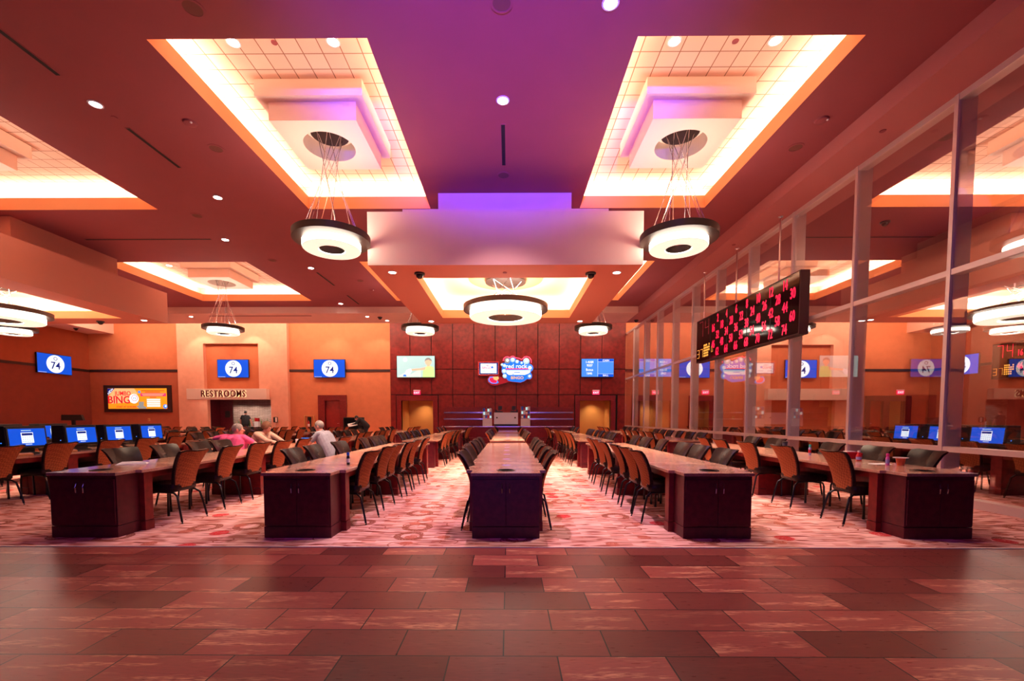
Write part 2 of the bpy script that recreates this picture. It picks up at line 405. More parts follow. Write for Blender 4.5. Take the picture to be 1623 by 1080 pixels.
# ------------------------------------------------------------------ the room
ZC, ZL, ZT, ZB = 6.60, 6.90, 7.24, 6.30          # ceiling, lip top, tile plane, beam underside
def slab(mb, X0, X1, Y0, Y1, z0, z1, holes, mi=0, lip=1):
    xs = sorted({X0, X1, *[h[0] for h in holes], *[h[1] for h in holes]}); ys = sorted({Y0, Y1, *[h[2] for h in holes], *[h[3] for h in holes]})
    def hole(i, j):
        if not (0 <= i < len(xs)-1 and 0 <= j < len(ys)-1): return None
        cx, cy = (xs[i]+xs[i+1])/2, (ys[j]+ys[j+1])/2
        return any(h[0] < cx < h[1] and h[2] < cy < h[3] for h in holes)
    for i in range(len(xs)-1):
        for j in range(len(ys)-1):
            if hole(i, j): continue
            a, b_, c, d = xs[i], xs[i+1], ys[j], ys[j+1]
            mb.add([(a, c, z0), (b_, c, z0), (b_, d, z0), (a, d, z0)], [(3, 2, 1, 0)], mi)
            mb.add([(a, c, z1), (b_, c, z1), (b_, d, z1), (a, d, z1)], [(0, 1, 2, 3)], mi)
            for (di, dj, p, q) in ((-1, 0, (a, d), (a, c)), (1, 0, (b_, c), (b_, d)), (0, -1, (a, c), (b_, c)), (0, 1, (b_, d), (a, d))):
                h = hole(i+di, j+dj)
                if h is not False:
                    mb.add([(*p, z0), (*q, z0), (*q, z1), (*p, z1)], [(0, 1, 2, 3)], lip if h else mi)
TR1 = [(-5.03, -1.96), (1.78, 4.90), (-13.78, -8.85), (8.73, 13.66)]
TRAYS = [(x0, x1, 6.365, 11.36) for x0, x1 in TR1]+[(x0, x1, 15.12, 20.10) for x0, x1 in TR1+[(-22.2, -17.3), (17.2, 22.1)]]
mb = MB(); slab(mb, -25.0, 24.8, -8, 21.3, ZC, ZL, TRAYS)
ceiling = struct(mb.build('ceiling', ['ceiling_paint', 'tray_paint']))
mb = MB()
mb.box(6.13, 7.66, -8, 23.4, ZB, ZC-.001)
mb.build('ceiling_beam', ['beam_paint_shaded'], ceiling)
mb = MB(); mb.box(-23.4, 6.129, 21.2, 23.4, ZB, ZL+.05); mb.box(7.661, 23.3, 21.2, 23.4, ZB, ZL+.05)
mb.build('ceiling_beam', ['soffit_paint'], ceiling)
for x0, x1 in ((-25.0, -23.4), (23.3, 24.8)):
    mb = MB(); mb.box(x0, x1, -8, 26.3, ZB, 7.3); mb.build('ceiling_beam', ['soffit_paint'], ceiling)
mb = MB(); mb.box(-25.0, 24.8, 21.3, 26.4, 7.3, 7.4); mb.build('cove_top', ['white_plaster'], ceiling)

LIGHTS = []
def area(name, loc, sx, sy, power, col, direction=(0, 0, 1), spread=PI):
    L = bpy.data.lights.new(name, 'AREA'); L.shape = 'RECTANGLE'; L.size = sx; L.size_y = sy; L.energy = power; L.color = col; L.spread = spread
    o = bpy.data.objects.new(name, L); COL.objects.link(o); o.location = loc
    o.rotation_euler = Vector(direction).to_track_quat('-Z', 'Y').to_euler()
    return o
def spot(name, loc, power, col, angle=80, blend=.7, direction=(0, 0, -1), r=.06):
    L = bpy.data.lights.new(name, 'SPOT'); L.energy = power; L.color = col; L.spot_size = math.radians(angle); L.spot_blend = blend; L.shadow_soft_size = r
    o = bpy.data.objects.new(name, L); COL.objects.link(o); o.location = loc
    o.rotation_euler = Vector(direction).to_track_quat('-Z', 'Y').to_euler()
    return o
WARM = (1, .70, .49); WARM2 = (1, .74, .56)
COVE_W = 21.
def cove(x0, x1, y0, y1, z, off, w=COVE_W, col=WARM):
    Lx, Ly = x1-x0, y1-y0
    for cx, cy, lx, ly in (((x0+x1)/2, y1+off, Lx, .10), ((x0+x1)/2, y0-off, Lx, .10), (x0-off, (y0+y1)/2, .10, Ly), (x1+off, (y0+y1)/2, .10, Ly)):
        area('cove_lamp', (cx, cy, z), lx, ly, w*max(lx, ly), col)
def tray(x0, x1, y0, y1, boxed=True):
    e = .36
    mb = MB()
    a, b_, c, d = x0-e, x1+e, y0-e, y1+e
    for p, q in (((a, c), (b_, c)), ((b_, c), (b_, d)), ((b_, d), (a, d)), ((a, d), (a, c))):
        mb.add([(*p, ZL-.02), (*q, ZL-.02), (*q, ZT), (*p, ZT)], [(0, 1, 2, 3)], 0)
    mb.build('tray_side', ['white_plaster'], ceiling)
    mb = MB(); mb.add([(a, c, ZT), (b_, c, ZT), (b_, d, ZT), (a, d, ZT)], [(3, 2, 1, 0)]); mb.build('tray_tiles', ['acoustic_tile'], ceiling)
    cove(x0, x1, y0, y1, ZL+.03, .2)
    cx, cy = (x0+x1)/2, (y0+y1)/2+.03
    # two stepped boxes with a round well for the pendant
    mb = MB(); h = .94
    mb.box(cx-h, cx+h, cy-h, cy+h, 6.96, ZT-.002); mb.build('tray_box', ['white_plaster'], ceiling)
    mb = MB(); h = .78; r = .48; n = 48
    for i in range(n):
        a0, a1 = 2*PI*i/n, 2*PI*(i+1)/n
        def sq(t):
            k = h/max(abs(math.cos(t)), abs(math.sin(t))); return (cx+k*math.cos(t), cy+k*math.sin(t))
        def ci(t): return (cx+r*math.cos(t), cy+r*math.sin(t))
        mb.add([(*ci(a0), 6.64), (*ci(a1), 6.64), (*sq(a1), 6.64), (*sq(a0), 6.64)], [(0, 1, 2, 3)])
        mb.add([(*sq(a0), 6.64), (*sq(a1), 6.64), (*sq(a1), 6.959), (*sq(a0), 6.959)], [(0, 1, 2, 3)])
        mb.add([(*ci(a0), 6.64), (*ci(a1), 6.64), (*ci(a1), 6.95), (*ci(a0), 6.95)], [(3, 2, 1, 0)])
        mb.add([(cx, cy, 6.95), (*ci(a1), 6.95), (*ci(a0), 6.95)], [(0, 1, 2)])
    mb.build('tray_box', ['white_plaster'], ceiling)
    return cx, cy
TC = [tray(*t) for t in TRAYS]

def soffit(x0, x1, y0, y1, z0, z1, hole, tiers, paint='side_soffit_paint_shaded'):
    mb = MB(); slab(mb, x0, x1, y0, y1, z0, z0+.25, [hole], 2)
    for i_, f_ in enumerate(mb.f):
        if len({round(mb.v[q][2], 3) for q in f_}) > 1 and mb.m[i_] == 2: mb.m[i_] = 0
    for p, q in (((x0, y0), (x1, y0)), ((x1, y0), (x1, y1)), ((x1, y1), (x0, y1)), ((x0, y1), (x0, y0))):
        mb.add([(*p, z0+.25), (*q, z0+.25), (*q, z1), (*p, z1)], [(0, 1, 2, 3)], 0)
    mb.add([(x0, y0, z1), (x1, y0, z1), (x1, y1, z1), (x0, y1, z1)], [(0, 1, 2, 3)])
    mb.build('dropped_soffit', [paint, 'tray_paint', 'underside_paint_shaded'], ceiling)
    for a, b_, c, d, e, f in tiers:
        mb = MB(); mb.box(a, b_, c, d, e, f); mb.build('soffit_tier', [paint], ceiling)
    e = .34; a, b_, c, d = hole[0]-e, hole[1]+e, hole[2]-e, hole[3]+e; zt = z0+.62
    mb = MB()
    for p, q in (((a, c), (b_, c)), ((b_, c), (b_, d)), ((b_, d), (a, d)), ((a, d), (a, c))):
        mb.add([(*p, z0+.24), (*q, z0+.24), (*q, zt), (*p, zt)], [(0, 1, 2, 3)], 0)
    mb.add([(a, c, zt), (b_, c, zt), (b_, d, zt), (a, d, zt)], [(3, 2, 1, 0)])
    mb.build('tray_side', ['white_plaster'], ceiling)
    cx, cy = (hole[0]+hole[1])/2, (hole[2]+hole[3])/2
    mb = MB(); mb.lathe([(1.0, 0), (1.0, -.05), (.0, -.05)], (cx, cy, zt-.001), 48, smooth=False); mb.build('soffit_disc', ['tray_paint'], ceiling)
    cove(*hole, z0+.28, .18, COVE_W*.8)
    return cx, cy, zt-.05
S0 = soffit(-2.91, 2.77, 9.28, 14.97, 4.5, 5.58, (-2.08, 1.92, 10.13, 14.13), [(-2.32, 2.18, 9.87, 14.38, 5.581, 5.9), (-1.65, 1.47, 10.6, 13.7, 5.901, ZC-.001)], 'soffit_paint')
S1 = soffit(-17.8, -12.15, 10.2, 15.86, 4.7, 5.77, (-16.9, -13.06, 11.1, 15.0), [(-16.9, -13.0, 11.69, 14.85, 5.771, ZC-.001)])
S2 = soffit(12.03, 17.68, 10.2, 15.86, 4.7, 5.77, (12.94, 16.78, 11.1, 15.0), [(12.88, 16.78, 11.69, 14.85, 5.771, ZC-.001)])

# floors
mb = MB(); mb.box(-25, 24.8, -8, 4.54, -.1, 0); floor = struct(mb.build('floor', ['floor_tile']))
mb = MB(); mb.box(-25, 24.8, 4.545, 30, -.1, .004); mb.build('carpet', ['carpet'], floor)
mb = MB(); mb.box(-25, 24.8, 4.53, 4.55, -.02, .007); mb.build('edge_strip', ['alu'], floor)

# walls
WT = 7.3; YB = 26.3
def wall_pieces(mb, x0, x1, y0, y1, z0, z1, openings, mi=0):
    """upright wall with rectangular openings (ox0, ox1, oz0, oz1)"""
    xs = sorted({x0, x1, *[o[0] for o in openings], *[o[1] for o in openings]})
    for a, b_ in zip(xs, xs[1:]):
        ops = sorted([(o[2], o[3]) for o in openings if o[0] < (a+b_)/2 < o[1]])
        z = z0
        for oz0, oz1 in ops:
            if oz0 > z: mb.box(a, b_, y0, y1, z, oz0, mi)
            z = oz1
        if z < z1: mb.box(a, b_, y0, y1, z, z1, mi)
mb = MB()
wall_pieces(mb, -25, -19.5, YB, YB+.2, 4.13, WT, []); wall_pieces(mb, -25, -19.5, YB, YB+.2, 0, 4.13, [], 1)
wall_pieces(mb, -13.0, -7.0, YB, YB+.2, 0, WT, [(-10.92, -10.02, 0, 2.37)])
wall_pieces(mb, 6.9, 13.9, YB, YB+.2, 0, WT, [(7.6, 8.5, 0, 2.35), (10.95, 12.3, 0, 2.33)])
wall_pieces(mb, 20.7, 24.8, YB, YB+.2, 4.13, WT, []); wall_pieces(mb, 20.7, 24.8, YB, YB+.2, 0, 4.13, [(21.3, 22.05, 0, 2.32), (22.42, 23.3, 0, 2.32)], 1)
wall_back = struct(mb.build('wall_back', ['wall_orange', 'wall_lower_shaded']))
mb = MB()
wall_pieces(mb, -19.5, -13.0, YB-.25, YB, 0, WT, [(-17.8, -14.03, 0, 2.41), (-17.95, -14.7, 3.02, 5.69)])
wall_pieces(mb, 13.9, 20.7, YB-.25, YB, 0, WT, [(15.4, 19.1, 0, 2.36), (15.3, 18.9, 3.0, 5.58)])
mb.build('wall_pier', ['wall_peach'], wall_back)
mb = MB(); mb.box(-18.0, -14.6, YB, YB+.1, 2.9, 5.8); mb.box(15.2, 19.2, YB, YB+.1, 0, 5.7)
mb.build('niche_back', ['wall_deep'], wall_back)
mb = MB(); mb.box(14.97, 19.98, YB-.6, YB-.251, 2.36, 3.01); mb.build('lintel', ['lintel_paint'], wall_back)
for x0, x1 in ((-25, -19.5), (-13.0, -7.0), (6.9, 13.9), (20.7, 24.8)):
    mb = MB(); mb.box(x0+.001, x1-.001, YB-.04, YB-.001, 4.06, 4.20); struct(mb.build('trim_1', ['dark_trim']))
# side walls
mb = MB(); mb.box(-25.2, -24.95, -8, YB, 4.12, WT); mb.box(-25.2, -24.95, -8, YB, 0, 4.12, 1); struct(mb.build('wall_left', ['side_wall_upper_shaded', 'side_wall_lower_shaded']))
mb = MB(); mb.box(24.75, 25, -8, YB, 4.12, WT); mb.box(24.75, 25, -8, YB, 0, 4.12, 1); struct(mb.build('wall_right', ['side_wall_upper_shaded', 'side_wall_lower_shaded']))
mb = MB(); mb.box(-24.949, -24.91, -8, YB-.05, 4.05, 4.19); struct(mb.build('trim_2', ['dark_trim']))
mb = MB(); mb.box(24.71, 24.749, -8, YB-.05, 4.05, 4.19); struct(mb.build('trim_3', ['dark_trim']))
# panelled wood wall: dark backing, panels with open joints
OPL, OPR = (-6.36, -4.48), (4.22, 6.04)
mb = MB(); wall_pieces(mb, -7.0, 6.9, YB, YB+.2, 0, WT, [(*OPL, 0, 2.35), (*OPR, 0, 2.35)])
wood = struct(mb.build('wall_rear', ['black_gap']))
mb = MB(); g = .02; zs = [0, 2.70, 4.21, WT]
xs = [-7.0]+[-.79+1.257*k for k in range(-4, 6)]+[6.9]
for i in range(len(xs)-1):
    for k in range(3):
        a, b_ = xs[i]+g*(i > 0), xs[i+1]-g
        if k == 0:
            for f0, f1 in ((-6.66, -4.18), (3.92, 6.42)):
                if a < f1 and b_ > f0:
                    if a < f0-.05: mb.box(a, f0-.03, YB-.04, YB-.001, zs[0], zs[1]-g)
                    if b_ > f1+.05: mb.box(f1+.03, b_, YB-.04, YB-.001, zs[0], zs[1]-g)
                    break
            else: mb.box(a, b_, YB-.04, YB-.001, zs[0], zs[1]-g)
        else: mb.box(a, b_, YB-.04, YB-.001, zs[k]+g, zs[k+1]-g)
mb.build('panelling', ['wood_wall'], wood)
def portal(name, x0, x1, zt, fw, depth, mats, tan, lamp, right=False):
    """wide splayed timber frame round an opening with a short passage behind"""
    mb = MB(); y = YB-.10
    for (a, b_, c, d) in ((x0-fw, x0, 0, zt), (x1, x1+fw, 0, zt), (x0-fw, x1+fw, zt, zt+.31)):
        mb.box(a, b_, y, YB+.2, c, d)
    o = struct(mb.build(name, [mats], bevel=.01))
    if tan:
        mb = MB(); mb.box(x0, x1, YB+depth, YB+depth+.1, 0, zt+.4); mb.box(x0-.1, x0-.001, YB+.2, YB+depth, 0, zt+.4); mb.box(x1+.001, x1+.1, YB+.2, YB+depth, 0, zt+.4); mb.box(x0, x1, YB+.2, YB+depth, zt+.25, zt+.4)
        mb.build('passage', [tan], o)
    if lamp: spot('passage_lamp', ((x0*.45+x1*.55), YB+depth-.55, zt+.22), lamp, (1, .66, .34), 110, .9)
    return o
portal('door_2', *OPL, 2.35, .28, 2.0, 'wood_red', 'wall_tan', 110)
portal('door_3', *OPR, 2.35, .28, 1.7, 'wood_red', 'wall_tan', 110)
d1 = portal('door_1', -10.92, -10.02, 2.37, .40, .3, 'wood_red', None, 0)
mb = MB(); mb.box(-10.92, -10.02, YB+.1, YB+.15, 0, 2.37); d_ = mb.build('door_leaf', ['door_red'], d1)
mb = MB(); mb.tube([(-10.12, YB+.06, 1.0), (-10.24, YB+.06, 1.0)], .015); mb.tube([(-10.12, YB+.1, 1.0), (-10.12, YB+.05, 1.0)], .015); mb.build('handle', ['chrome'], d_)
d4 = portal('door_4', 7.6, 8.5, 2.35, .3, .4, 'wood_red', None, 0)
mb = MB(); mb.box(7.6, 8.5, YB+.1, YB+.15, 0, 2.35); d_ = mb.build('door_leaf', ['wood_red'], d4)
mb = MB(); mb.tube([(8.38, YB+.06, 1.0), (8.24, YB+.06, 1.0)], .018); mb.tube([(8.38, YB+.1, 1.0), (8.38, YB+.05, 1.0)], .018); mb.build('handle', ['chrome'], d_)
d5 = portal('door_5', 10.95, 12.3, 2.33, .3, 1.6, 'wood_red', 'wall_tan', 18)
mb = MB(); mb.box(12.0, 12.3, YB+.25, YB+.3, 0, 2.33); mb.build('door_leaf', ['door_red'], d5)
mb = MB(); y = YB-.10
for a, b_, c, d in ((21.02, 21.3, 0, 2.32), (22.05, 22.42, 0, 2.32), (23.3, 23.68, 0, 2.32), (21.02, 23.68, 2.32, 2.63)): mb.box(a, b_, y, YB+.2, c, d)
d6 = struct(mb.build('door_6', ['wood_dark'], bevel=.01))
mb = MB(); mb.box(21.3, 22.05, YB+.1, YB+.15, 0, 2.32); d_ = mb.build('door_leaf', ['door_red'], d6)
mb = MB(); mb.tube([(21.36, YB+.06, 1.0), (21.5, YB+.06, 1.0)], .018); mb.tube([(21.36, YB+.1, 1.0), (21.36, YB+.05, 1.0)], .018); mb.build('handle', ['chrome'], d_)
mb = MB(); mb.box(22.42, 23.3, YB+2, YB+2.1, 0, 2.7); mb.box(22.3, 22.419, YB+.2, YB+2, 0, 2.7); mb.box(23.301, 23.4, YB+.2, YB+2, 0, 2.7); mb.box(22.42, 23.3, YB+.2, YB+2, 2.5, 2.7); mb.build('passage', ['wall_tan'], d6)
spot('passage_lamp', (22.9, YB+1.4, 2.45), 12, (1, .66, .34), 110, .9)
# restroom passage: brown side wall, slate end wall
mb = MB(); mb.box(-17.9, -17.8, YB, YB+2.0, 0, 2.6); mb.box(-17.8, -17.05, YB+.9, YB+1.0, 0, 2.6); mb.box(-14.03, -13.9, YB, YB+4, 0, 2.6); mb.box(-19.3, -14.0, YB+.201, YB+4, 2.55, 2.65); mb.box(-19.4, -19.2, YB+1.0, YB+4, 0, 2.6)
d7 = struct(mb.build('door_7', ['wood_dark']))
mb = MB(); mb.box(-19.2, -13.9, YB+3.2, YB+3.3, 0, 2.6); mb.build('slate_wall', ['slate'], d7)
mb = MB(); mb.box(-17.5, -17.2, YB+.88, YB+.899, 1.35, 1.75); mb.build('wall_plate', ['black_plastic'], d7)
for x in (-17.9, -16.9, -15.6): spot('passage_lamp', (x, YB+2.45, 2.5), 75, (1, .8, .66), 140, .6)
spot('passage_lamp', (-15.6, YB+.5, 2.5), 90, (1, .8, .66), 120, .9)

# glazed screen on the right: bays between deep aluminium mullions
GX = 6.9; bays = [5.13+1.945*k for k in range(11)]+[26.26]
for k in range(len(bays)-1):
    y0, y1 = bays[k], bays[k+1]
    mb = MB(); mb.box(GX+.014, GX+.26, y0-.037, y0+.037, 0, ZB); mb.box(GX-.03, GX+.013, y0-.032, y0+.032, 0, ZB)
    w = struct(mb.build('window_%d' % (k+1), ['alu']))
    for z0, z1 in ((0.0, .13), (.815, .895), (3.57, 3.66), (6.2, ZB-.001)):
        mb = MB(); mb.box(GX+.014, GX+.16, y0+.038, y1-.038, z0, z1); mb.box(GX-.02, GX+.013, y0+.033, y1-.033, z0, z1); mb.build('rail', ['alu'], w)
    for z0, z1 in ((.131, .814), (.896, 3.569), (3.661, 6.199)):
        mb = MB(); mb.box(GX, GX+.012, y0+.034, y1-.034, z0, z1); mb.build('pane', ['glass'], w)

# ------------------------------------------------------------------ pendant rings
def pendant(label, x, y, zu, ro, ri, rr, h, ztop, rtop, grp, nw=12):
    t = thing('ring_pendant', label, 'pendant lamp', (x, y, zu), 0, grp)
    mb = MB(); mb.lathe([(ri, 0), (ro-.015, 0), (ro, .015), (ro, h), (ri, h)], seg=48, closed=True, mis=[1, 1, 0, 0, 0]); mb.build('diffuser', ['pendant_glass', 'pendant_face'], t)
    z = h; mb = MB(); mb.lathe([(rr-.30*rr/.735*.62, z), (rr, z+.03), (rr+.005, z+.155), (rr-.05, z+.175), (rr-.30*rr/.735*.62, z+.06)], seg=48, closed=True); mb.build('rim', ['ring_metal'], t)
    mb = MB(); mb.lathe([(ri*.98, .012), (ri*.98, h+.02), (ri*.9, h+.02), (ri*.9, .012)], seg=32, closed=True); mb.build('inner_collar', ['ring_metal'], t)
    zt = ztop-zu
    mb = MB(); mb.lathe([(rtop+.10, zt-.08), (rtop+.12, zt-.002), (.0, zt-.002)], seg=24); mb.build('canopy', ['ring_metal'], t)
    for k in range(nw):
        a = 2*PI*k/nw; b_ = a+(2.35 if k % 2 else -2.35)
        mb = MB(); mb.tube([(rr*.78*math.cos(a), rr*.78*math.sin(a), z+.08), (rtop*math.cos(b_), rtop*math.sin(b_), zt-.07)], .006, 5); mb.build('wire', ['chrome'], t)
    area('pendant_uplamp', (x, y, zu+h+.06), ri*1.5, ri*1.5, 17*ro*ro/.33, (1, .66, .58), (0, 0, 1))
    # the light the diffuser sheds downwards and outwards
    L = area('pendant_lamp', (x, y, zu-.02), ro*1.6, ro*1.6, (125 if ro < .9 else 165)*(1. if x < 6 else .6), (1, .68, .46), (0, 0, -1), 1.6)
    return t
PL = ['ring pendant lamp hanging from front tray left of the centre soffit', 'ring pendant lamp hanging from front tray right of the centre soffit', 'ring pendant lamp in the front tray at far left, above the left desks', 'ring pendant lamp beyond the glass, in the tray nearest the camera',
      'ring pendant lamp at the rear, left of the bingo sign above the person screen', 'ring pendant lamp at the rear, right of the bingo sign by the glass', 'ring pendant lamp in front of the restrooms niche', 'ring pendant lamp beyond the glass, in the tray nearer the back wall',
      'small ring pendant lamp below the big ring at left picture edge', 'ring pendant lamp farthest right beyond the glass']
for (x, y), l in zip(TC, PL):
    if abs(x+19.75) < .2: pendant(l, x, y, 4.66, .545, .25, .73, .135, 6.945, .26, 'small ring pendants below the ceiling trays')
    else: pendant(l, x, y, 4.66, .545, .25, .73, .135, 6.945, .26, 'small ring pendants below the ceiling trays')
for (x, y, z), l in ((S0, 'large ring pendant lamp under the centre soffit'), (S1, 'large ring pendant lamp under the left soffit'), (S2, 'large ring pendant lamp under the soffit beyond the glass')):
    pendant(l, x, y, 4.04 if x > -5 and x < 5 else 4.2,   .965, .485, 1.14, .17, z, .45, 'large ring pendants under the soffits')

# ------------------------------------------------------------------ ceiling fittings
def downlight(label, x, y, z, lit=True, r=.075, power=0, grp='recessed downlights'):
    t = thing('recessed_downlight', label, 'downlight', (x, y, z), 0, grp)
    mb = MB(); mb.lathe([(r, -.001), (r+.025, -.001), (r+.025, -.008), (r, -.012)], seg=20, closed=True); mb.build('trim_ring', ['white_plastic'], t)
    mb = MB(); mb.lathe([(r, -.006), (.0, -.006)], seg=20, smooth=False); mb.build('lens', ['downlight_glow' if lit else 'dim_glow'], t)
    if power: spot('downlight_lamp', (x, y, z-.03), power*1.5, WARM2 if power < 400 else (1, .62, .76), 95, .85)
DL = [(-.096, 7.58, ZC, 1, 'bright round downlight in the purple ceiling before the centre soffit', 750), (1.29, 5.87, ZC, 1, 'bright downlight at the top picture edge, right of the centre line', 330), (-6.92, 7.62, ZC, 0, 'dim downlight between the front left trays, nearest the camera', 0),
      (-6.94, 10.76, ZC, 1, 'bright downlight between the front left trays, near their far end', 180), (-6.94, 15.74, ZC, 1, 'downlight in the left aisle ceiling, first past the black slot', 160),
      (-7.74, 20.6, ZC, 1, 'downlight in the left aisle ceiling, just before the rear beam', 140), (-8.36, 13.25, ZC, 1, 'small downlight beside the crosswise black slot at left', 120),
      (-4.32, 7.2, ZT, 1, 'left downlight of the pair in the front left tray', 120), (-2.75, 7.2, ZT, 1, 'right downlight of the pair in the front left tray', 120),
      (2.594, 7.23, ZT, 1, 'left downlight of the pair in the front right tray', 120), (4.166, 7.23, ZT, 1, 'right downlight of the pair in the front right tray', 120),
      (-2.515, 9.72, 4.5, 1, 'downlight at the front left corner of the centre soffit', 80), (2.347, 9.77, 4.5, 1, 'downlight at the front right corner of the centre soffit', 80),
      (-2.53, 14.6, 4.5, 1, 'downlight at the rear left corner of the centre soffit', 80), (2.33, 14.62, 4.5, 1, 'downlight at the rear right corner of the centre soffit', 80),
      (-15.57, 21.82, ZB, 1, 'downlight in the rear beam above the restrooms sign', 130), (-6.93, 21.88, ZB, 1, 'downlight in the rear beam beside the black camera dome', 130), (-6.2, 22.8, ZB, 1, 'downlight in the rear beam above the person screen', 130),
      (-12.55, 15.3, 4.7, 1, 'downlight at the rear right corner of the left soffit', 80), (-13.15, 17.33, ZT, 1, 'downlight in the left rear tray with the stepped box', 100),
      (14.2, 21.8, ZB, 1, 'downlight in the rear beam beyond the glass', 130), (8.0, 10.7, ZC, 1, 'downlight just beyond the glass over the desks', 130), (8.0, 15.7, ZC, 1, 'downlight beyond the glass, behind the bingo board', 120), (12.4, 15.4, 4.7, 1, 'downlight in the soffit beyond the glass', 80)]
for x, y, z, lit, l, p in DL: downlight(l, x, y, z, lit, .085 if z > 6.5 else .075, p)
# daylight-free pools over the side aisles that the photograph shows lit
def slot(label, x0, y0, x1, y1, z):
    t = thing('slot_diffuser', label, 'air vent', ((x0+x1)/2, (y0+y1)/2, z), 0, 'black slot air vents in the ceiling')
    hx, hy = abs(x1-x0)/2 or .035, abs(y1-y0)/2 or .035
    mb = MB(); mb.box(-hx, hx, -hy, hy, -.006, -.001); mb.build('slot_opening', ['black_gap'], t)
    mb = MB(); s_ = .012
    for a, b_, c, d in ((-hx-s_, -hx, -hy-s_, hy+s_), (hx, hx+s_, -hy-s_, hy+s_), (-hx, hx, -hy-s_, -hy), (-hx, hx, hy, hy+s_)): mb.box(a, b_, c, d, -.008, -.001)
    mb.build('slot_frame', ['ceiling_paint'], t)
for a in (('black slot vent in the ceiling at the top left picture corner', -6.9, 5.0, -6.9, 6.99, ZC), ('black slot vent between the front left trays', -6.91, 8.23, -6.91, 9.5, ZC),
          ('black slot vent behind the bright downlight on the centre line', -.1, 8.18, -.1, 9.46, ZC), ('long crosswise black slot vent before the left rear tray', -12.48, 13.21, -8.76, 13.21, ZC),
          ('first of two slot vents in line along the left aisle ceiling', -6.93, 16.2, -6.93, 17.8, ZC), ('last slot vent along the left aisle, before the rear beam', -6.93, 19.2, -6.93, 20.7, ZC),
          ('black slot vent across the rear beam above the restrooms', -14.6, 21.7, -9.6, 21.7, ZB), ('black slot vent across the ceiling beyond the glass', 8.6, 13.2, 12.4, 13.2, ZC), ('lengthwise black slot vent just beyond the glass top', 8.0, 6.5, 8.0, 9.5, ZC)):
    slot(*a)
def speaker(label, x, y, z, r=.115):
    t = thing('ceiling_speaker', label, 'speaker', (x, y, z), 0, 'round ceiling speakers')
    mb = MB(); mb.lathe([(r, -.001), (r+.03, -.001), (r+.03, -.008), (r, -.01)], seg=24, closed=True); mb.build('trim_ring', ['ceiling_paint'], t)
    mb = MB(); mb.lathe([(r, -.006), (.0, -.008)], seg=24, smooth=False); mb.build('grille', ['speaker_mesh'], t)
for a in (('round ceiling speaker at the left edge of the front left tray', -5.71, 8.85, ZC), ('round ceiling speaker at the right edge of the front right tray', 5.58, 8.9, ZC), ('round ceiling speaker behind the slot vent on the centre line', -.11, 9.85, ZC),
          ('round ceiling speaker before the far left tray, left aisle', -8.1, 11.7, ZC), ('round ceiling speaker right of the left rear tray', -7.89, 14.99, ZC), ('round ceiling speaker at the top picture edge on the centre line', -.09, 5.86, ZC), ('round ceiling speaker at the top picture edge, above left tray', -4.05, 5.9, ZC),
          ('round ceiling speaker just beyond the glass', 8.2, 8.6, ZC), ('round ceiling speaker behind the left of the centre soffit', -5.7, 17.2, ZC)):
    speaker(*a)
def detector(label, x, y, z):
    t = thing('smoke_detector', label, 'smoke detector', (x, y, z), 0, 'domed detectors with a small lamp')
    mb = MB(); mb.lathe([(.0, -.05), (.05, -.05), (.10, -.03), (.115, -.001)], seg=24); mb.build('housing', ['ceiling_paint'], t)
    mb = MB(); mb.ball((.06, -.06, -.035), .02, 10, 6); mb.build('lens', ['white_plastic'], t)
for a in (('domed detector left of the front left tray', -5.67, 8.09, ZC), ('domed detector right of the front right tray', 5.52, 8.1, ZC), ('small domed detector in the left aisle before the rear beam', -5.6, 18.4, ZC)): detector(*a)
def cam(label, x, y, z):
    t = thing('dome_camera', label, 'security camera', (x, y, z), 0, 'black dome cameras')
    mb = MB(); mb.lathe([(.10, -.04), (.115, -.03), (.115, -.001)], seg=20); mb.build('base', ['black_plastic'], t)
    mb = MB(); mb.lathe([(.0, -.125), (.04, -.115), (.07, -.085), (.085, -.04)], seg=20); mb.build('dome', ['dome_black'], t)
for a in (('black dome camera at the left of the centre soffit front', -1.94, 9.79, 4.5), ('black dome camera at the right of the centre soffit front', 1.79, 9.81, 4.5), ('black dome camera in the rear beam left of the wood wall', -6.35, 22.03, ZB),
          ('black dome camera under the left soffit beside its big ring', -14.2, 15.45, 4.7), ('black dome camera under the left wall beam near the poster', -24.0, 24.6, ZB), ('black dome camera in the corner above the glass far end', 6.5, 22.8, ZB), ('black dome camera hanging beyond the glass', 10.1, 12.2, ZC)): cam(*a)
def sprinkler(label, x, y, z):
    t = thing('sprinkler_head', label, 'sprinkler', (x, y, z), 0, 'small sprinkler heads and caps')
    mb = MB(); mb.lathe([(.0, -.012), (.045, -.012), (.05, -.001)], seg=16); mb.build('cover_plate', ['ceiling_paint'], t)
for a in (('flat sprinkler cap left of the first slot vent, front left ceiling', -6.9, 7.95, ZC), ('flat sprinkler cap in the middle of the front left tray', -3.68, 7.21, ZT), ('flat sprinkler cap in the middle of the front right tray', 3.55, 7.24, ZT),
          ('flat sprinkler cap in the centre soffit front edge', -.08, 9.76, 4.5), ('flat sprinkler cap under the glass side beam, nearest', 6.46, 7.93, ZB), ('flat sprinkler cap under the glass side beam above the board', 6.45, 12.96, ZB)): sprinkler(*a)

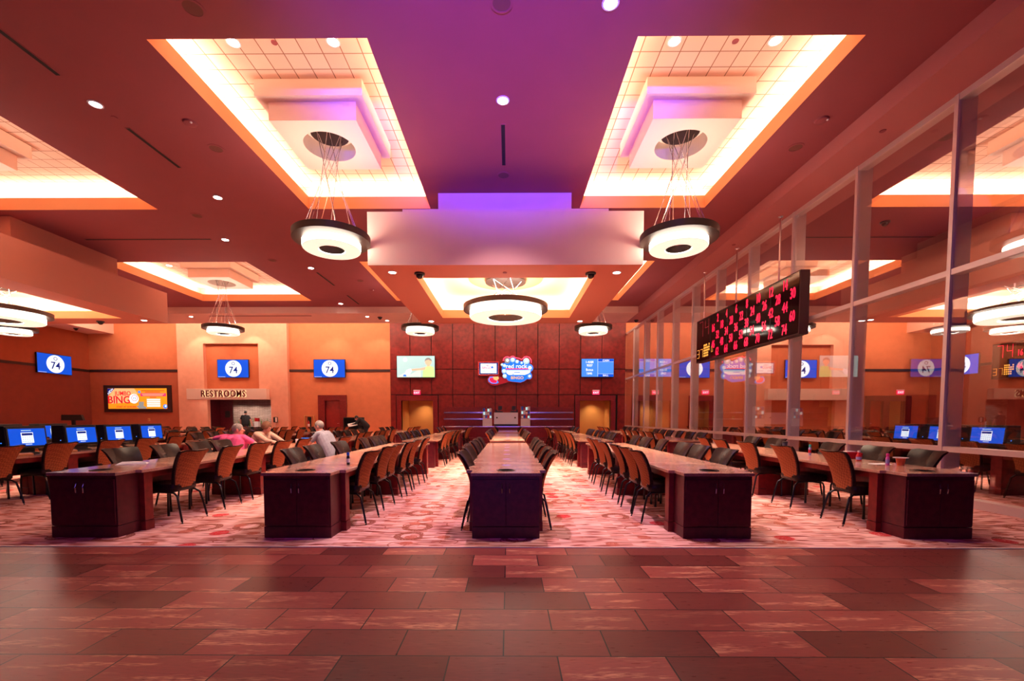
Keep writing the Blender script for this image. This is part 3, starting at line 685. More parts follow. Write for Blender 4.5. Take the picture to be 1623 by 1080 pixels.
# ------------------------------------------------------------------ desks
def make_desk(name, label, xc, y0, L, cabinet, grp):
    t = thing(name, label, 'desk', (xc, y0, 0), 0, grp)
    n = .27
    mb = MB()
    mb.prism([(-.39, 0), (.39, 0), (.39, n), (.465, n), (.465, L), (-.465, L), (-.465, n), (-.39, n)] if cabinet else [(-.465, 0), (.465, 0), (.465, L), (-.465, L)], .705, .74)
    top = mb.build('tabletop', ['stone_top'], t, bevel=.004)
    f = .025 if cabinet else .05
    mb = MB(); mb.box(-.375, .375, f, .33, .135, .704); mb.build('cabinet_body', ['wood_dark'], t, bevel=.003)
    mb = MB(); mb.box(-.377, .377, f-.004, .33, 0, .13); mb.build('plinth', ['wood_dark'], t, bevel=.003)
    if cabinet:
        for s in (-1, 1):
            mb = MB(); a, b_ = (-.362, -.003) if s < 0 else (.003, .362)
            mb.box(a, b_, f-.016, f-.001, .155, .665); d = mb.build('door', ['wood_dark'], t, bevel=.002)
            x = s*.042
            mb = MB(); mb.tube([(x, f-.016, .625), (x, f-.045, .62), (x, f-.05, .57), (x, f-.045, .52), (x, f-.016, .515)], .006, 8); mb.build('handle', ['chrome'], d)
    for s in (-1, 1):
        for ya, yb in ((.335, .46), (L/2-.09, L/2+.09), (L-.22, L-.06)):
            mb = MB(); a, b_ = sorted((s*.30, s*.43)); mb.box(a, b_, ya, yb, .12, .704); mb.box(a-.005, b_+.005, ya-.005, yb+.005, 0, .115)
            mb.build('pilaster', ['wood_red'], t, bevel=.003)
        mb = MB(); a, b_ = sorted((s*.40, s*.42)); mb.box(a, b_, .47, L-.23, .63, .704); mb.build('apron', ['wood_red'], t)
    mb = MB(); mb.box(-.05, .05, .331, L-.07, .40, .704); mb.build('spine_panel', ['wood_dark'], t)
    for ya, yb in ((L/2-.085, L/2+.085), (L-.215, L-.065)):
        mb = MB(); mb.box(-.299, .299, ya, yb, 0, .704); mb.build('pedestal', ['wood_red'], t)
    if cabinet or y0 < 13:
        mb = MB(); mb.lathe([(.085, .7405), (.105, .7405), (.108, .746), (.085, .746)], (0, .25, 0), 28, closed=True); mb.lathe([(.085, .742), (.0, .742)], (0, .25, 0), 28, smooth=False); mb.build('grommet', ['black_plastic'], t)
    for k in range(int(L/.85)):
        mb = MB(); mb.box(-.05, .05, .8+k*.85, .84+k*.85, .7401, .7425); mb.build('power_lid', ['steel'], t)
    return t

CX = {'outer left column': -4.77, 'inner left column': -2.365, 'centre column': -.03, 'inner right column': 2.325, 'outer right column': 4.77,
      'terminal column': -8.15, 'second terminal column': -10.55, 'third column from left': -12.95, 'leftmost column': -15.35,
      'near column beyond glass': 8.95, 'second column beyond glass': 11.35, 'third column beyond glass': 13.75}
ROWS = {'front': (4.86, 5.77), 'middle': (11.70, 5.30), 'rear': (18.23, 3.12)}
for col, xc in CX.items():
    for row, (y0, L) in ROWS.items():
        if row == 'front' and col in ('third column from left', 'leftmost column', 'third column beyond glass'): continue
        make_desk('bingo_desk', 'long stone-topped desk with dark red wood base, %s desk of the %s' % (row, col), xc, y0, L, row == 'front' and abs(xc) < 6, 'long stone-topped bingo desks')

# ------------------------------------------------------------------ chairs
def back_y(v): return -.21-.05*v-.15*v**2.2          # rearward lean of the back at height v (0..1)
def back_shell(front, thick, inset, v0=0., v1=1.):
    mb = MB(); nu, nv = 9, 9; P = []
    for side in (0, 1):
        for j in range(nv):
            v = v0+(v1-v0)*j/(nv-1); z = .45+.48*v; hw = (.185+.075*v**1.3)-inset
            for i in range(nu):
                u = -1+2*i/(nu-1)
                zz = z-(.02 if j == nv-1 else 0)*(u*u < .0)+.018*v*u*u-(.02*(abs(u) > .99) if j in (nv-1,) else 0)
                P.append((hw*u, back_y(v)+.05*u*u*(.4+.6*v)+front-(thick if side else 0), zz))
    F = []
    def id(s, j, i): return s*nu*nv+j*nu+i
    for j in range(nv-1):
        for i in range(nu-1):
            F.append((id(0, j, i+1), id(0, j, i), id(0, j+1, i), id(0, j+1, i+1)))
            F.append((id(1, j, i), id(1, j, i+1), id(1, j+1, i+1), id(1, j+1, i)))
    for j in range(nv-1):
        F.append((id(0, j, 0), id(1, j, 0), id(1, j+1, 0), id(0, j+1, 0))); F.append((id(1, j, nu-1), id(0, j, nu-1), id(0, j+1, nu-1), id(1, j+1, nu-1)))
    for i in range(nu-1):
        F.append((id(0, 0, i+1), id(1, 0, i+1), id(1, 0, i), id(0, 0, i))); F.append((id(0, nv-1, i), id(1, nv-1, i), id(1, nv-1, i+1), id(0, nv-1, i+1)))
    mb.add(P, F, 0, True); return mb
def seat_mb():
    mb = MB(); r = .06
    poly = []
    for cx, cy, a0 in ((.17, .17, 0), (-.17, .17, 90), (-.15, -.17, 180), (.15, -.17, 270)):
        for k in range(5):
            a = math.radians(a0+k*22.5); poly.append((cx+r*math.cos(a), cy+r*math.sin(a)))
    n = len(poly)
    lay = [(.94, .405), (1., .425), (1.01, .475), (.96, .502), (.7, .512)]
    v = [(x*s, y*s, z) for s, z in lay for x, y in poly]
    f = [list(range(n))[::-1], [n*(len(lay)-1)+k for k in range(n)]]
    for l in range(len(lay)-1):
        for k in range(n): f.append((l*n+k, l*n+(k+1) % n, (l+1)*n+(k+1) % n, (l+1)*n+k))
    mb.add(v, f, 0, True); return mb
def leg_pts(sx, rear):
    if rear: return [(sx*.17, -.08, .395), (sx*.185, -.20, .39), (sx*.20, -.255, .35), (sx*.215, -.29, .20), (sx*.225, -.325, .03), (sx*.225, -.33, .0)]
    return [(sx*.17, .05, .395), (sx*.19, .17, .38), (sx*.195, .185, .33), (sx*.20, .19, .0)]
def chair_parts(t):
    k = []
    k.append(seat_mb().build('seat', ['leather'], t))
    k.append(back_shell(.02, .034, 0).build('backrest', ['leather'], t))
    k.append(back_shell(-.0145, .012, .014, .0, .965).build('back_cover', ['chair_cloth'], t))
    for sx in (-1, 1):
        for rear in (0, 1):
            p = leg_pts(sx, rear); k.append(MB().tube(p, [.013]*(len(p)-2)+[.013, .017], 7).build('leg', ['black_metal'], t))
    mb = MB(); mb.box(-.18, .18, -.15, .16, .388, .404); mb.tube([(-.13, -.12, .40), (-.13, -.20, .42), (-.13, -.225, .50)], .014, 6); mb.tube([(.13, -.12, .40), (.13, -.20, .42), (.13, -.225, .50)], .014, 6)
    k.append(mb.build('seat_frame', ['black_metal'], t))
    return k
C0 = thing('desk_chair', 'x', 'chair', (0, 0, -50)); KIDS[C0.name] = chair_parts(C0)
# chairs far down the hall, too small to show parts: the same shape in one mesh
far = MB()
for mbx, mi in ((seat_mb(), 0), (back_shell(.02, .034, 0), 0), (back_shell(-.0145, .012, .014, .0, .965), 1)): far.add(mbx.v, mbx.f, mi, True)
for sx in (-1, 1):
    for rear in (0, 1): far.tube(leg_pts(sx, rear), .014, 5, 0)
FAR = far.mesh('desk_chair', ['leather', 'chair_cloth'])
ORD = ['first', 'second', 'third', 'fourth', 'fifth', 'sixth', 'seventh']
used = [False]
def chair(x, y, face, lab, grp, near):
    """face: +1 the sitter looks towards +X"""
    rz = -PI/2 if face > 0 else PI/2
    rz += rnd.uniform(-.09, .09); x += rnd.uniform(-.02, .02)
    if near:
        if not used[0]:
            used[0] = True; C0.location = (x, y, 0); C0.rotation_euler = (0, 0, rz); C0['label'] = lab; C0['group'] = grp; return C0
        return dup(C0, (x, y, 0), rz, lab, grp)
    o = bpy.data.objects.new('desk_chair', FAR); COL.objects.link(o); o.location = (x, y, 0); o.rotation_euler = (0, 0, rz)
    return tag(o, lab, 'chair', grp)
FRONT = {('outer left column', 'left'): [6.05, 6.85, 7.6, 8.2, 8.9, 10.0], ('outer left column', 'right'): [5.75, 6.62, 7.42, 8.12, 8.95, 9.75],
         ('inner left column', 'left'): [6.0, 6.7, 7.7, 9.05, 9.7, 10.25], ('inner left column', 'right'): [5.72, 6.6, 7.12, 7.75, 8.5, 9.3],
         ('centre column', 'left'): [5.42, 6.38, 6.97, 7.85, 8.6, 9.3], ('centre column', 'right'): [5.5, 6.2, 6.95, 7.8, 8.5, 9.2],
         ('inner right column', 'left'): [5.8, 6.42, 7.05, 7.8, 8.65, 9.35], ('inner right column', 'right'): [5.95, 6.7, 7.3, 8.5, 9.3, 10.2],
         ('outer right column', 'left'): [5.65, 6.75, 7.75, 8.65, 9.4], ('outer right column', 'right'): [5.75, 6.5, 7.4, 8.9, 9.8],
         ('terminal column', 'right'): [5.6, 6.5, 7.4, 8.3, 9.2, 10.0], ('terminal column', 'left'): [6.5, 7.4, 8.3, 9.2, 10.0], ('second terminal column', 'right'): [7.4, 8.3, 9.2, 10.1],
         ('near column beyond glass', 'left'): [6.4, 7.2, 8.1, 9.0, 9.9], ('near column beyond glass', 'right'): [7.2, 8.1, 9.0, 9.9], ('second column beyond glass', 'left'): [7.3, 8.2, 9.1, 9.9]}
# the three chairs people sit on are drawn back from the desk
TAKEN = {('front', 'outer left column', 'left', 4): (-5.56, 8.64, -PI/2), ('front', 'outer left column', 'left', 5): (-5.74, 10.0, -PI/2-.15), ('front', 'outer left column', 'right', 5): (-3.95, 9.80, PI/2-.1)}
for col, xc in CX.items():
    for row, (y0, L) in ROWS.items():
        for side in ('left', 'right'):
            s = -1 if side == 'left' else 1
            if row == 'front':
                ys = FRONT.get((col, side), [])
            elif row == 'middle':
                if col == 'third column beyond glass' and side == 'right': continue
                ys = [12.3+.76*k+rnd.uniform(-.06, .06) for k in range(6)]
            else:
                if col == 'third column beyond glass': continue
                ys = [18.8+.8*k+rnd.uniform(-.06, .06) for k in range(3)]
            off = .465-(.25 if col == 'centre column' else .19)
            for k, y in enumerate(ys):
                near = (row == 'front' and xc < 6) or (row == 'middle' and abs(xc) < 5)
                lab = 'orange-backed chair, %s along the %s side, %s desk of the %s' % (ORD[k], side, row, col)
                taken = TAKEN.get((row, col, side, k))
                o_ = chair(xc+s*(off+rnd.uniform(-.015, .03)), y, -s, lab, 'orange-backed desk chairs', near)
                if taken: o_.location = (taken[0], taken[1], 0); o_.rotation_euler = (0, 0, taken[2])

# ------------------------------------------------------------------ bingo terminals
def terminal(label, x, y, d, grp):
    """screen looks along d (+1: +X, -1: -X)"""
    t = thing('bingo_terminal', label, 'monitor', (x, y, .74), 0 if d > 0 else PI, grp)
    mb = MB(); mb.prism([(-.27, .07), (-.012, .10), (-.052, .475), (-.27, .47)], -.32, .32, 'y'); mb.build('housing', ['black_plastic'], t, bevel=.006)
    mb = MB(); mb.prism([(-.20, 0.001), (.02, 0.001), (.02, .02), (-.06, .035), (-.06, .09), (-.20, .09)], -.14, .14, 'y'); mb.build('stand', ['black_plastic'], t)
    M = Matrix.Translation((-.006, 0, .13)) @ Matrix.Rotation(math.atan2(-.040, .375), 4, 'Y')
    mb = MB(); mb.box(-.006, .004, -.305, .305, -.01, .325).xf(M); mb.build('bezel', ['black_plastic'], t)
    def scr(nm, a, b_, c, e, m, dx=.004): MB().box(dx, dx+.002, a, b_, c, e).xf(M).build(nm, [m], s_)
    mb = MB(); mb.box(.004, .006, -.28, .28, .012, .30).xf(M); s_ = mb.build('screen', ['screen_blue'], t)
    scr('card_panel', -.10, .085, .06, .235, 'screen_white', .0065)
    scr('card_header', -.09, .075, .185, .225, 'screen_navy', .0088)
    mb = MB()
    for r in range(3):
        for c in range(5): mb.box(.0088, .0098, -.088+c*.034, -.088+c*.034+.022, .075+r*.036, .075+r*.036+.02)
    mb.xf(M).build('number_cells', ['screen_grey'], s_)
    scr('title_line', -.09, .06, .262, .275, 'screen_teal', .0065)
    scr('button', -.05, .05, .03, .045, 'screen_grey', .0065)
    mb = MB(); mb.ball((-.10, -.323 if d > 0 else .323, .2), .006, 8, 6); mb.build('status_lamp', ['led_blue'], t)
YT = [5.5, 6.4, 7.3, 8.24, 9.04, 9.87]
for k, y in enumerate(YT): terminal('black bingo terminal with blue screen, %s along the terminal column' % ORD[k], -8.0, y, 1, 'bingo terminals on the left desks')
for k, y in enumerate([7.3, 8.2, 9.1, 10.07]): terminal('black bingo terminal, %s along the second terminal column' % ORD[k], -10.4, y, 1, 'bingo terminals on the left desks')
for k, y in enumerate([6.4, 7.3, 8.2, 9.04, 9.87]): terminal('black bingo terminal beyond the glass, %s along the near column' % ORD[k], 8.8, y, -1, 'bingo terminals beyond the glass')
for k, y in enumerate([7.5, 8.4, 9.3]): terminal('black bingo terminal beyond the glass, %s along the second column' % ORD[k], 11.2, y, -1, 'bingo terminals beyond the glass')

# ------------------------------------------------------------------ wall screens
def tv(label, c, w, h, face, deep=False):
    t = thing('wall_screen', label, 'tv', c, {'front': 0, 'right': PI/2, 'left': -PI/2}[face])
    mb = MB(); mb.box(-w/2-.02, w/2+.02, .0, .08, -h/2-.02, h/2+.02); mb.build('casing', ['black_plastic'], t, bevel=.005)
    mb = MB(); mb.box(-.25, .25, .08, .14, -.2, .2); mb.build('wall_mount', ['black_metal'], t)
    return t, w, h
def disc(name, r, y, m, parent, c=(0, 0), n=40):
    mb = MB(); mb.prism([(c[0]+r*math.cos(2*PI*k/n), c[1]+r*math.sin(2*PI*k/n)) for k in range(n)], y, y+.003, 'y'); return mb.build(name, [m], parent)
def flat(name, pts, y, m, parent):
    mb = MB(); mb.prism(pts, y, y+.002, 'y'); return mb.build(name, [m], parent)
def rect(name, a, b_, c, d, y, m, parent):
    mb = MB(); mb.box(a, b_, y, y+.003, c, d); return mb.build(name, [m], parent)
def ball74(t, w, h):
    s = rect('screen', -w/2, w/2, -h/2, h/2, -.004, 'screen_blue', t)
    d = disc('ball', h*.465, -.008, 'screen_white', s, (.03, 0))
    text('letter', 'O', h*.27, (.03, -.0105, h*.285), 'screen_navy', s, extrude=.002)
    text('number', '74', h*.54, (.03, -.0105, -h*.08), 'screen_navy', s, wide=.95, extrude=.002)
    rect('caption_bar', -w/2+.03, -w/2+.45, -h/2+.02, -h/2+.045, -.008, 'screen_grey', s)
for lab, c, f in (('wall screen with ball 74 on the left side wall', (-24.81, 24.15, 4.27), 'right'), ('wall screen with ball 74 in the niche above the restrooms sign', (-16.29, YB-.14, 4.24), 'front'),
                  ('wall screen with ball 74 above the red door', (-10.55, YB-.20, 4.235), 'front'), ('wall screen with ball 74 in the niche beyond the glass', (17.12, YB-.14, 4.19), 'front'),
                  ('wall screen with ball 74 beyond the glass, over the dark doorway', (10.85, YB-.20, 4.20), 'front'), ('wall screen with ball 74 on the side wall beyond the glass', (24.61, 24.4, 4.2), 'left')):
    ball74(*tv(lab, c, 1.82, 1.03, f))
# screen showing a seated person
t, w, h = tv('wall screen showing a person with an outstretched arm', (-5.45, YB-.2, 4.34), 2.22, 1.24, 'front')
s = rect('screen', -w/2, w/2, -h/2, h/2, -.004, 'screen_pale', t)
disc('balloon', .13, -.007, 'screen_teal', s, (-.62, .40), 20)
flat('backdrop', [(-1.1, -.62), (-.75, -.4), (-.3, -.45), (.3, -.1), (.3, -.62)], -.0065, 'screen_teal', s)
flat('torso', [(.40, -.62), (.42, -.25), (.55, -.02), (.8, .05), (1.05, -.02), (1.10, -.30), (1.10, -.62)], -.009, 'screen_green', s)
flat('arm', [(-.30, -.25), (-.25, -.14), (.25, -.10), (.60, -.02), (.55, -.2), (.2, -.22)], -.0095, 'screen_skin', s)
disc('head', .19, -.011, 'screen_skin', s, (.74, .27), 24)
flat('hair', [(.53, .28), (.55, .42), (.66, .51), (.80, .51), (.92, .42), (.95, .27), (.90, .33), (.75, .40), (.60, .36)], -.0135, 'screen_hair', s)
flat('neck', [(.66, .0), (.67, .12), (.82, .12), (.83, .0)], -.012, 'screen_skin', s)
flat('white_cloth', [(-.72, -.52), (-.55, -.20), (-.30, -.12), (-.22, -.25), (-.4, -.5)], -.010, 'screen_white', s)
flat('blue_shoe', [(-.75, -.58), (-.72, -.46), (-.58, -.46), (-.55, -.58)], -.012, 'screen_mid', s)
# blue prize screen
t, w, h = tv('blue prize screen on the wood wall above the right doorway', (5.22, YB-.2, 4.26), 1.87, 1.04, 'front')
s = rect('screen', -w/2, w/2, -h/2, h/2, -.004, 'screen_mid', t)
for z, q in ((.34, '1-4AM'), (.14, '9507'), (-.11, 'Bonus'), (-.32, '1646')): text('prize_line', q, .20, (-.47, -.008, z), 'screen_white', s, wide=.85, extrude=.002)
for z, q in ((.43, 'CASH'), (-.44, 'BALL')):
    text('heading', q, .15, (.48, -.010, z), 'screen_white', s, extrude=.002)
    rect('heading_bar', 0.02, .92, z-.075, z+.075, -.0065, 'screen_blue', s)
for a, b_, c, d in ((.0, .02, -.52, .52), (.02, .93, .345, .36), (.02, .93, -.36, -.345)): rect('rule', a, b_, c, d, -.0075, 'screen_teal', s)

# big number board hung beside the glass
def seg7(parent, name, ch, cx, cz, w, h, th, m, y):
    on = {'0': 'abcdef', '3': 'abcdg', '7': 'abc', '4': 'bcfg'}[ch]
    S = {'a': (cx-w/2, cx+w/2, cz+h/2-th, cz+h/2), 'g': (cx-w/2, cx+w/2, cz-th/2, cz+th/2), 'd': (cx-w/2, cx+w/2, cz-h/2, cz-h/2+th),
         'b': (cx+w/2-th, cx+w/2, cz, cz+h/2), 'c': (cx+w/2-th, cx+w/2, cz-h/2, cz), 'f': (cx-w/2, cx-w/2+th, cz, cz+h/2), 'e': (cx-w/2, cx-w/2+th, cz-h/2, cz)}
    mb = MB()
    for q in on: a, b_, c, d = S[q]; mb.box(a+.006, b_-.006, y, y+.004, c+.006, d-.006)
    return mb.build(name, [m], parent)
def board(label, loc, rz, L, H, D, rods, bright):
    """local frame: reads along +x from -L/2, face looks towards -y"""
    t = thing('bingo_board', label, 'scoreboard', loc, rz)
    mb = MB(); mb.box(-L/2, L/2, 0, D, -H/2, H/2); mb.build('case', ['board_case'], t, bevel=.01)
    mb = MB(); mb.box(-L/2+.03, L/2-.03, -.008, -.001, -H/2+.03, H/2-.03); f = mb.build('face', ['board_face'], t)
    p = L*.195
    for x in [-L/2+p+(L-p)*k/4 for k in range(4)]:
        mb = MB(); mb.box(x-.008, x+.008, -.014, -.0085, -H/2+.03, H/2-.03); mb.build('divider', ['black_plastic'], t)
    lx = -L/2
    seg7(t, 'last_ball', '7', lx+p*.36, H*.26, p*.26, H*.36, .03, bright, -.0125); seg7(t, 'last_ball', '4', lx+p*.76, H*.26, p*.26, H*.36, .03, bright, -.0125)
    seg7(t, 'ball_count', '3', lx+p*.17, -H*.30, p*.17, H*.20, .025, 'led_amber', -.0125); seg7(t, 'ball_count', '7', lx+p*.42, -H*.30, p*.17, H*.20, .025, 'led_amber', -.0125)
    for r in range(5):
        for c in range(5):
            if (r, c) in ((0, 3), (3, 4), (4, 4)): continue
            x = lx+p*(.56+.085*c); z = -H*.16-H*.06*r
            mb = MB(); mb.box(x, x+p*.06, -.0125, -.0085, z, z+H*.042); mb.build('pattern_lamp', ['led_amber'], t)
    seg7(t, 'pattern_zero', '0', lx+p*1.13, -H*.28, p*.10, H*.13, .02, 'led_amber', -.0125)
    for r in range(5):
        for c in range(15):
            n = 15*r+c+1
            if n % 2 or n == 76: continue
            x = lx+p+(L-p)*(c+.75)/15.6; z = H*(.36-.18*r)
            o = text('called_number', str(n), H*.235, (x, -.011, z), 'led_red', t, wide=.60, extrude=.012)
    for x in rods:
        mb = MB(); mb.tube([(x, D*.5, H/2), (x, D*.5, ZB-loc[2]-.015)], .022, 10); mb.lathe([(.05, -.02), (.06, -.001), (.0, -.001)], (x, D*.5, ZB-loc[2]), 16); mb.build('hanger_rod', ['chrome'], t)
    return t
for n in range(2, 76, 2): text_mesh(str(n), .012)
board('black number board hung beside the glass, lit red numbers', (6.60, 12.95, 3.975), -PI/2, 5.5, 1.45, .22, (-2.45, -.32, 1.75), 'led_dim')
board('black number board on the side wall beyond the glass', (24.448, 20.0, 4.15), -PI/2, 5.4, 1.75, .30, (), 'led_red')

# ------------------------------------------------------------------ signs
t = thing('lintel_sign', 'peach lintel box with dark red RESTROOMS letters', 'sign', (-16.43, YB-.6, 2.72))
mb = MB(); mb.box(-2.34, 2.34, 0, .349, -.31, .31); mb.build('lintel_box', ['lintel_paint'], t, bevel=.006)
ws = []
for ch in 'RESTROOMS':
    vs_ = [v.co.x for v in text_mesh(ch, .05).vertices]; ws.append((max(vs_)-min(vs_))*.53)
k_ = (2.57-8*.055)/sum(ws); x = -1.42
for ch, w_ in zip('RESTROOMS', ws):
    text('letter', ch, .53, (x+w_*k_/2, -.075, .02), 'letter_red', t, wide=k_, extrude=.05)
    text('letter_glow', ch, .56, (x+w_*k_/2+.012, -.02, .012), 'letter_halo', t, wide=k_*1.05, extrude=.01)
    x += w_*k_+.055
area('sign_lamp', (-16.4, YB-.75, 2.36), 4.2, .06, 12, WARM2, (0, .3, -1))
def exit_sign(label, x, y, z):
    t = thing('exit_sign', label, 'exit sign', (x, y, z), 0, 'red exit signs')
    mb = MB(); mb.box(-.20, .20, 0, .06, -.14, .09); mb.build('panel', ['exit_red'], t)
    mb = MB(); mb.box(-.20, .20, 0, .08, .091, .14); mb.build('housing', ['white_plastic'], t)
    text('lettering', 'EXIT', .17, (0, -.004, -.025), 'screen_white', t, extrude=.02)
exit_sign('red EXIT sign above the left doorway in the wood wall', -5.42, YB-.13, 2.84); exit_sign('red EXIT sign above the right doorway in the wood wall', 5.16, YB-.13, 2.84)
exit_sign('red EXIT sign beyond the glass above the double dark doorway', 23.0, YB-.13, 2.85); exit_sign('red EXIT sign beyond the glass left of the restroom block', 11.6, YB-.13, 2.85)
# framed poster
t = thing('framed_poster', 'wide orange jumbo bingo poster in dark frame', 'poster', (-22.1, YB-.07, 2.47))
mb = MB()
for a, b_, c, d in ((-2.02, 2.02, .62, .80), (-2.02, 2.02, -.80, -.60), (-2.02, -1.79, -.60, .62), (1.77, 2.02, -.60, .62)): mb.box(a, b_, 0, .069, c, d)
mb.build('frame', ['dark_trim'], t)
s = rect('print', -1.79, 1.77, -.60, .62, .03, 'screen_orange', t)
flat('glow_patch', [(-1.4, .61), (-1.75, .1), (-1.6, -.3), (-.3, -.2), (.0, .3), (-.2, .61)], .027, 'screen_peach', s)
flat('corner_flash', [(-1.79, .61), (-1.36, .61), (-1.79, .16)], .024, 'screen_navy', s)
nn = text('flash_word', 'NEW', .20, (-1.62, .022, .44), 'screen_white', s, extrude=.002); nn.rotation_euler = (0, -.8, 0)
text('title', 'JUMBO', .36, (-.90, .02, .28), 'screen_red', s, extrude=.01, wide=.85); text('title', 'BINGO', .62, (-.88, .02, -.06), 'screen_red', s, extrude=.01, wide=.95)
text('strapline', 'START AT $100,000!', .16, (-.70, .02, -.49), 'screen_red', s, extrude=.004, wide=.85)
d_ = disc('ball', .28, .012, 'screen_white', s, (-.22, .0)); disc('ball_ring', .19, .008, 'screen_red', s, (-.18, .04)); disc('ball_label', .16, .004, 'screen_white', s, (-.18, .04)); text('ball_number', '15', .20, (-.17, .001, .03), 'screen_navy', s, extrude=.002)
rect('red_banner', .17, 1.69, .15, .33, .024, 'screen_pink', s)
for z, a, b_, m_ in ((.47, .22, 1.62, 'screen_maroon'), (.39, .45, 1.35, 'screen_red'), (.27, .25, 1.6, 'screen_peach'), (.20, .3, 1.5, 'screen_peach'), (.08, .72, 1.12, 'screen_red')): rect('text_line', a, b_, z-.018, z+.018, .021, m_, s)
rect('price_table', .52, 1.36, -.50, .03, .024, 'screen_peach', s)
for r in range(4): rect('table_row', .55, 1.33, -.46+r*.12, -.39+r*.12, .021, 'screen_white', s)
flat('photo', [(.05, -.59), (-.1, -.45), (.05, -.38), (.05, -.18), (.36, -.18), (.34, -.42), (.5, -.5), (.48, -.59)], .022, 'screen_hair', s)
disc('small_ball', .08, .02, 'screen_mid', s, (.10, .40), 16); disc('corner_ball', .13, .02, 'screen_mid', s, (1.63, -.46), 16); disc('corner_ball_mark', .06, .016, 'screen_white', s, (1.66, -.44), 12)
spot('poster_lamp', (-21.5, 24.2, 6.2), 22, WARM2, 60, .8, (-.1, .55, -1))
# bubble logo sign
t = thing('bingo_sign', 'blue bubble cluster sign with red neon edge on the wood wall', 'sign', (.5, YB-.25, 4.18))
R = lambda px: (px-1075)/13.525*.0376*1.0
Z = lambda py: -(py-480)/13.525*.0376
def circ(cx, cy, r, n=40): return [(R(cx)+r*math.cos(2*PI*k/n), Z(cy)+r*math.sin(2*PI*k/n)) for k in range(n)]
# backing: union outline of the bubbles
outl = [(735, 370), (765, 345), (815, 345), (810, 290), (835, 250), (880, 235), (935, 255), (955, 230), (1000, 225), (1040, 245), (1060, 275), (1100, 280), (1130, 300), (1170, 310), (1200, 305), (1215, 260), (1265, 235), (1320, 255), (1345, 300), (1340, 365), (1385, 380), (1415, 430), (1405, 500), (1365, 545), (1395, 600), (1390, 660), (1350, 695), (1290, 690), (1230, 735), (1150, 765), (1060, 755), (960, 745), (880, 725), (850, 680), (790, 670), (765, 620), (775, 580), (745, 545), (745, 480), (755, 430), (735, 400)]
mb = MB(); mb.prism([(R(x), Z(y)) for x, y in outl], .06, .20, 'y'); back = mb.build('backing', ['screen_maroon'], t)
mb = MB(); mb.prism([(R(x)*.985, Z(y)*.975) for x, y in outl], .03, .059, 'y'); mb.build('blue_field', ['sign_blue'], t)
for cx, cy, r, m_ in ((868, 300, .165, 'screen_hair'), (982, 285, .135, 'screen_pale'), (1075, 320, .105, 'screen_pale'), (1170, 348, .075, 'screen_pale'), (1270, 310, .185, 'screen_pale'), (1340, 455, .215, 'screen_mid'), (755, 385, .075, 'screen_pale'), (808, 405, .10, 'screen_pale'), (800, 520, .13, 'screen_pale'), (815, 622, .125, 'screen_pale'), (1335, 630, .155, 'screen_mid')):
    q = MB().ball((0, 0, 0), (r, .05, r), 24, 12).build('bubble', [m_], t); q.location = (R(cx), .03, Z(cy))
    q2 = MB().ball((0, 0, 0), (r*.5, .02, r*.5), 16, 8).build('bubble_label', ['screen_white'], t); q2.location = (R(cx+4), -.015, Z(cy-3))
text('name_line', 'red rock', .36, (R(1065), -.03, Z(418)), 'screen_white', t, wide=.98, extrude=.03)
rect('underline', R(835), R(1310), Z(482), Z(462), -.03, 'screen_pink', t)
flat('banner', [(R(850), Z(500)), (R(1360), Z(500)), (R(1340), Z(560)), (R(1240), Z(600)), (R(900), Z(600)), (R(850), Z(560))], -.01, 'screen_white', t)
for a, b_, z in ((885, 1150, 497), (1170, 1260, 497), (1010, 1140, 547), (975, 1010, 585)): rect('small_line', R(a), R(b_), Z(z+7), Z(z-7), -.02, 'screen_mid', t)
text('bingo_word', 'BINGO', .24, (R(1078), -.03, Z(660)), 'sign_amber', t, wide=1.0, extrude=.03)
mb = MB(); mb.tube([(R(x), .02, Z(y)) for x, y in ((780, 305), (795, 255), (835, 222), (880, 218), (925, 240), (955, 212), (1000, 208), (1040, 240), (1110, 250), (1165, 275), (1195, 262), (1225, 228), (1275, 215), (1330, 228), (1370, 285), (1375, 345))], .016, 8); mb.build('neon_tube', ['neon_red'], t)
tail = [(870, 680), (790, 675), (740, 640), (560, 615), (490, 620), (445, 680), (455, 750), (510, 800), (600, 820), (740, 790), (870, 750), (960, 735)]
mb = MB(); mb.prism([(R(x), Z(y)) for x, y in tail], .07, .20, 'y'); mb.build('tail_backing', ['screen_maroon'], t)
flat('tail_blue', [(R(x), Z(y)) for x, y in ((560, 632), (500, 635), (465, 690), (475, 740), (540, 782), (640, 785), (690, 760), (620, 640))], .06, 'screen_mid', t)
flat('tail_red', [(R(x), Z(y)) for x, y in ((560, 655), (500, 660), (490, 700), (520, 750), (580, 768), (640, 760), (660, 690), (630, 640))], .055, 'led_red', t)
flat('tail_flare', [(R(x), Z(y)) for x, y in ((560, 640), (580, 690), (640, 720), (690, 680), (680, 630))], .05, 'screen_peach', t)
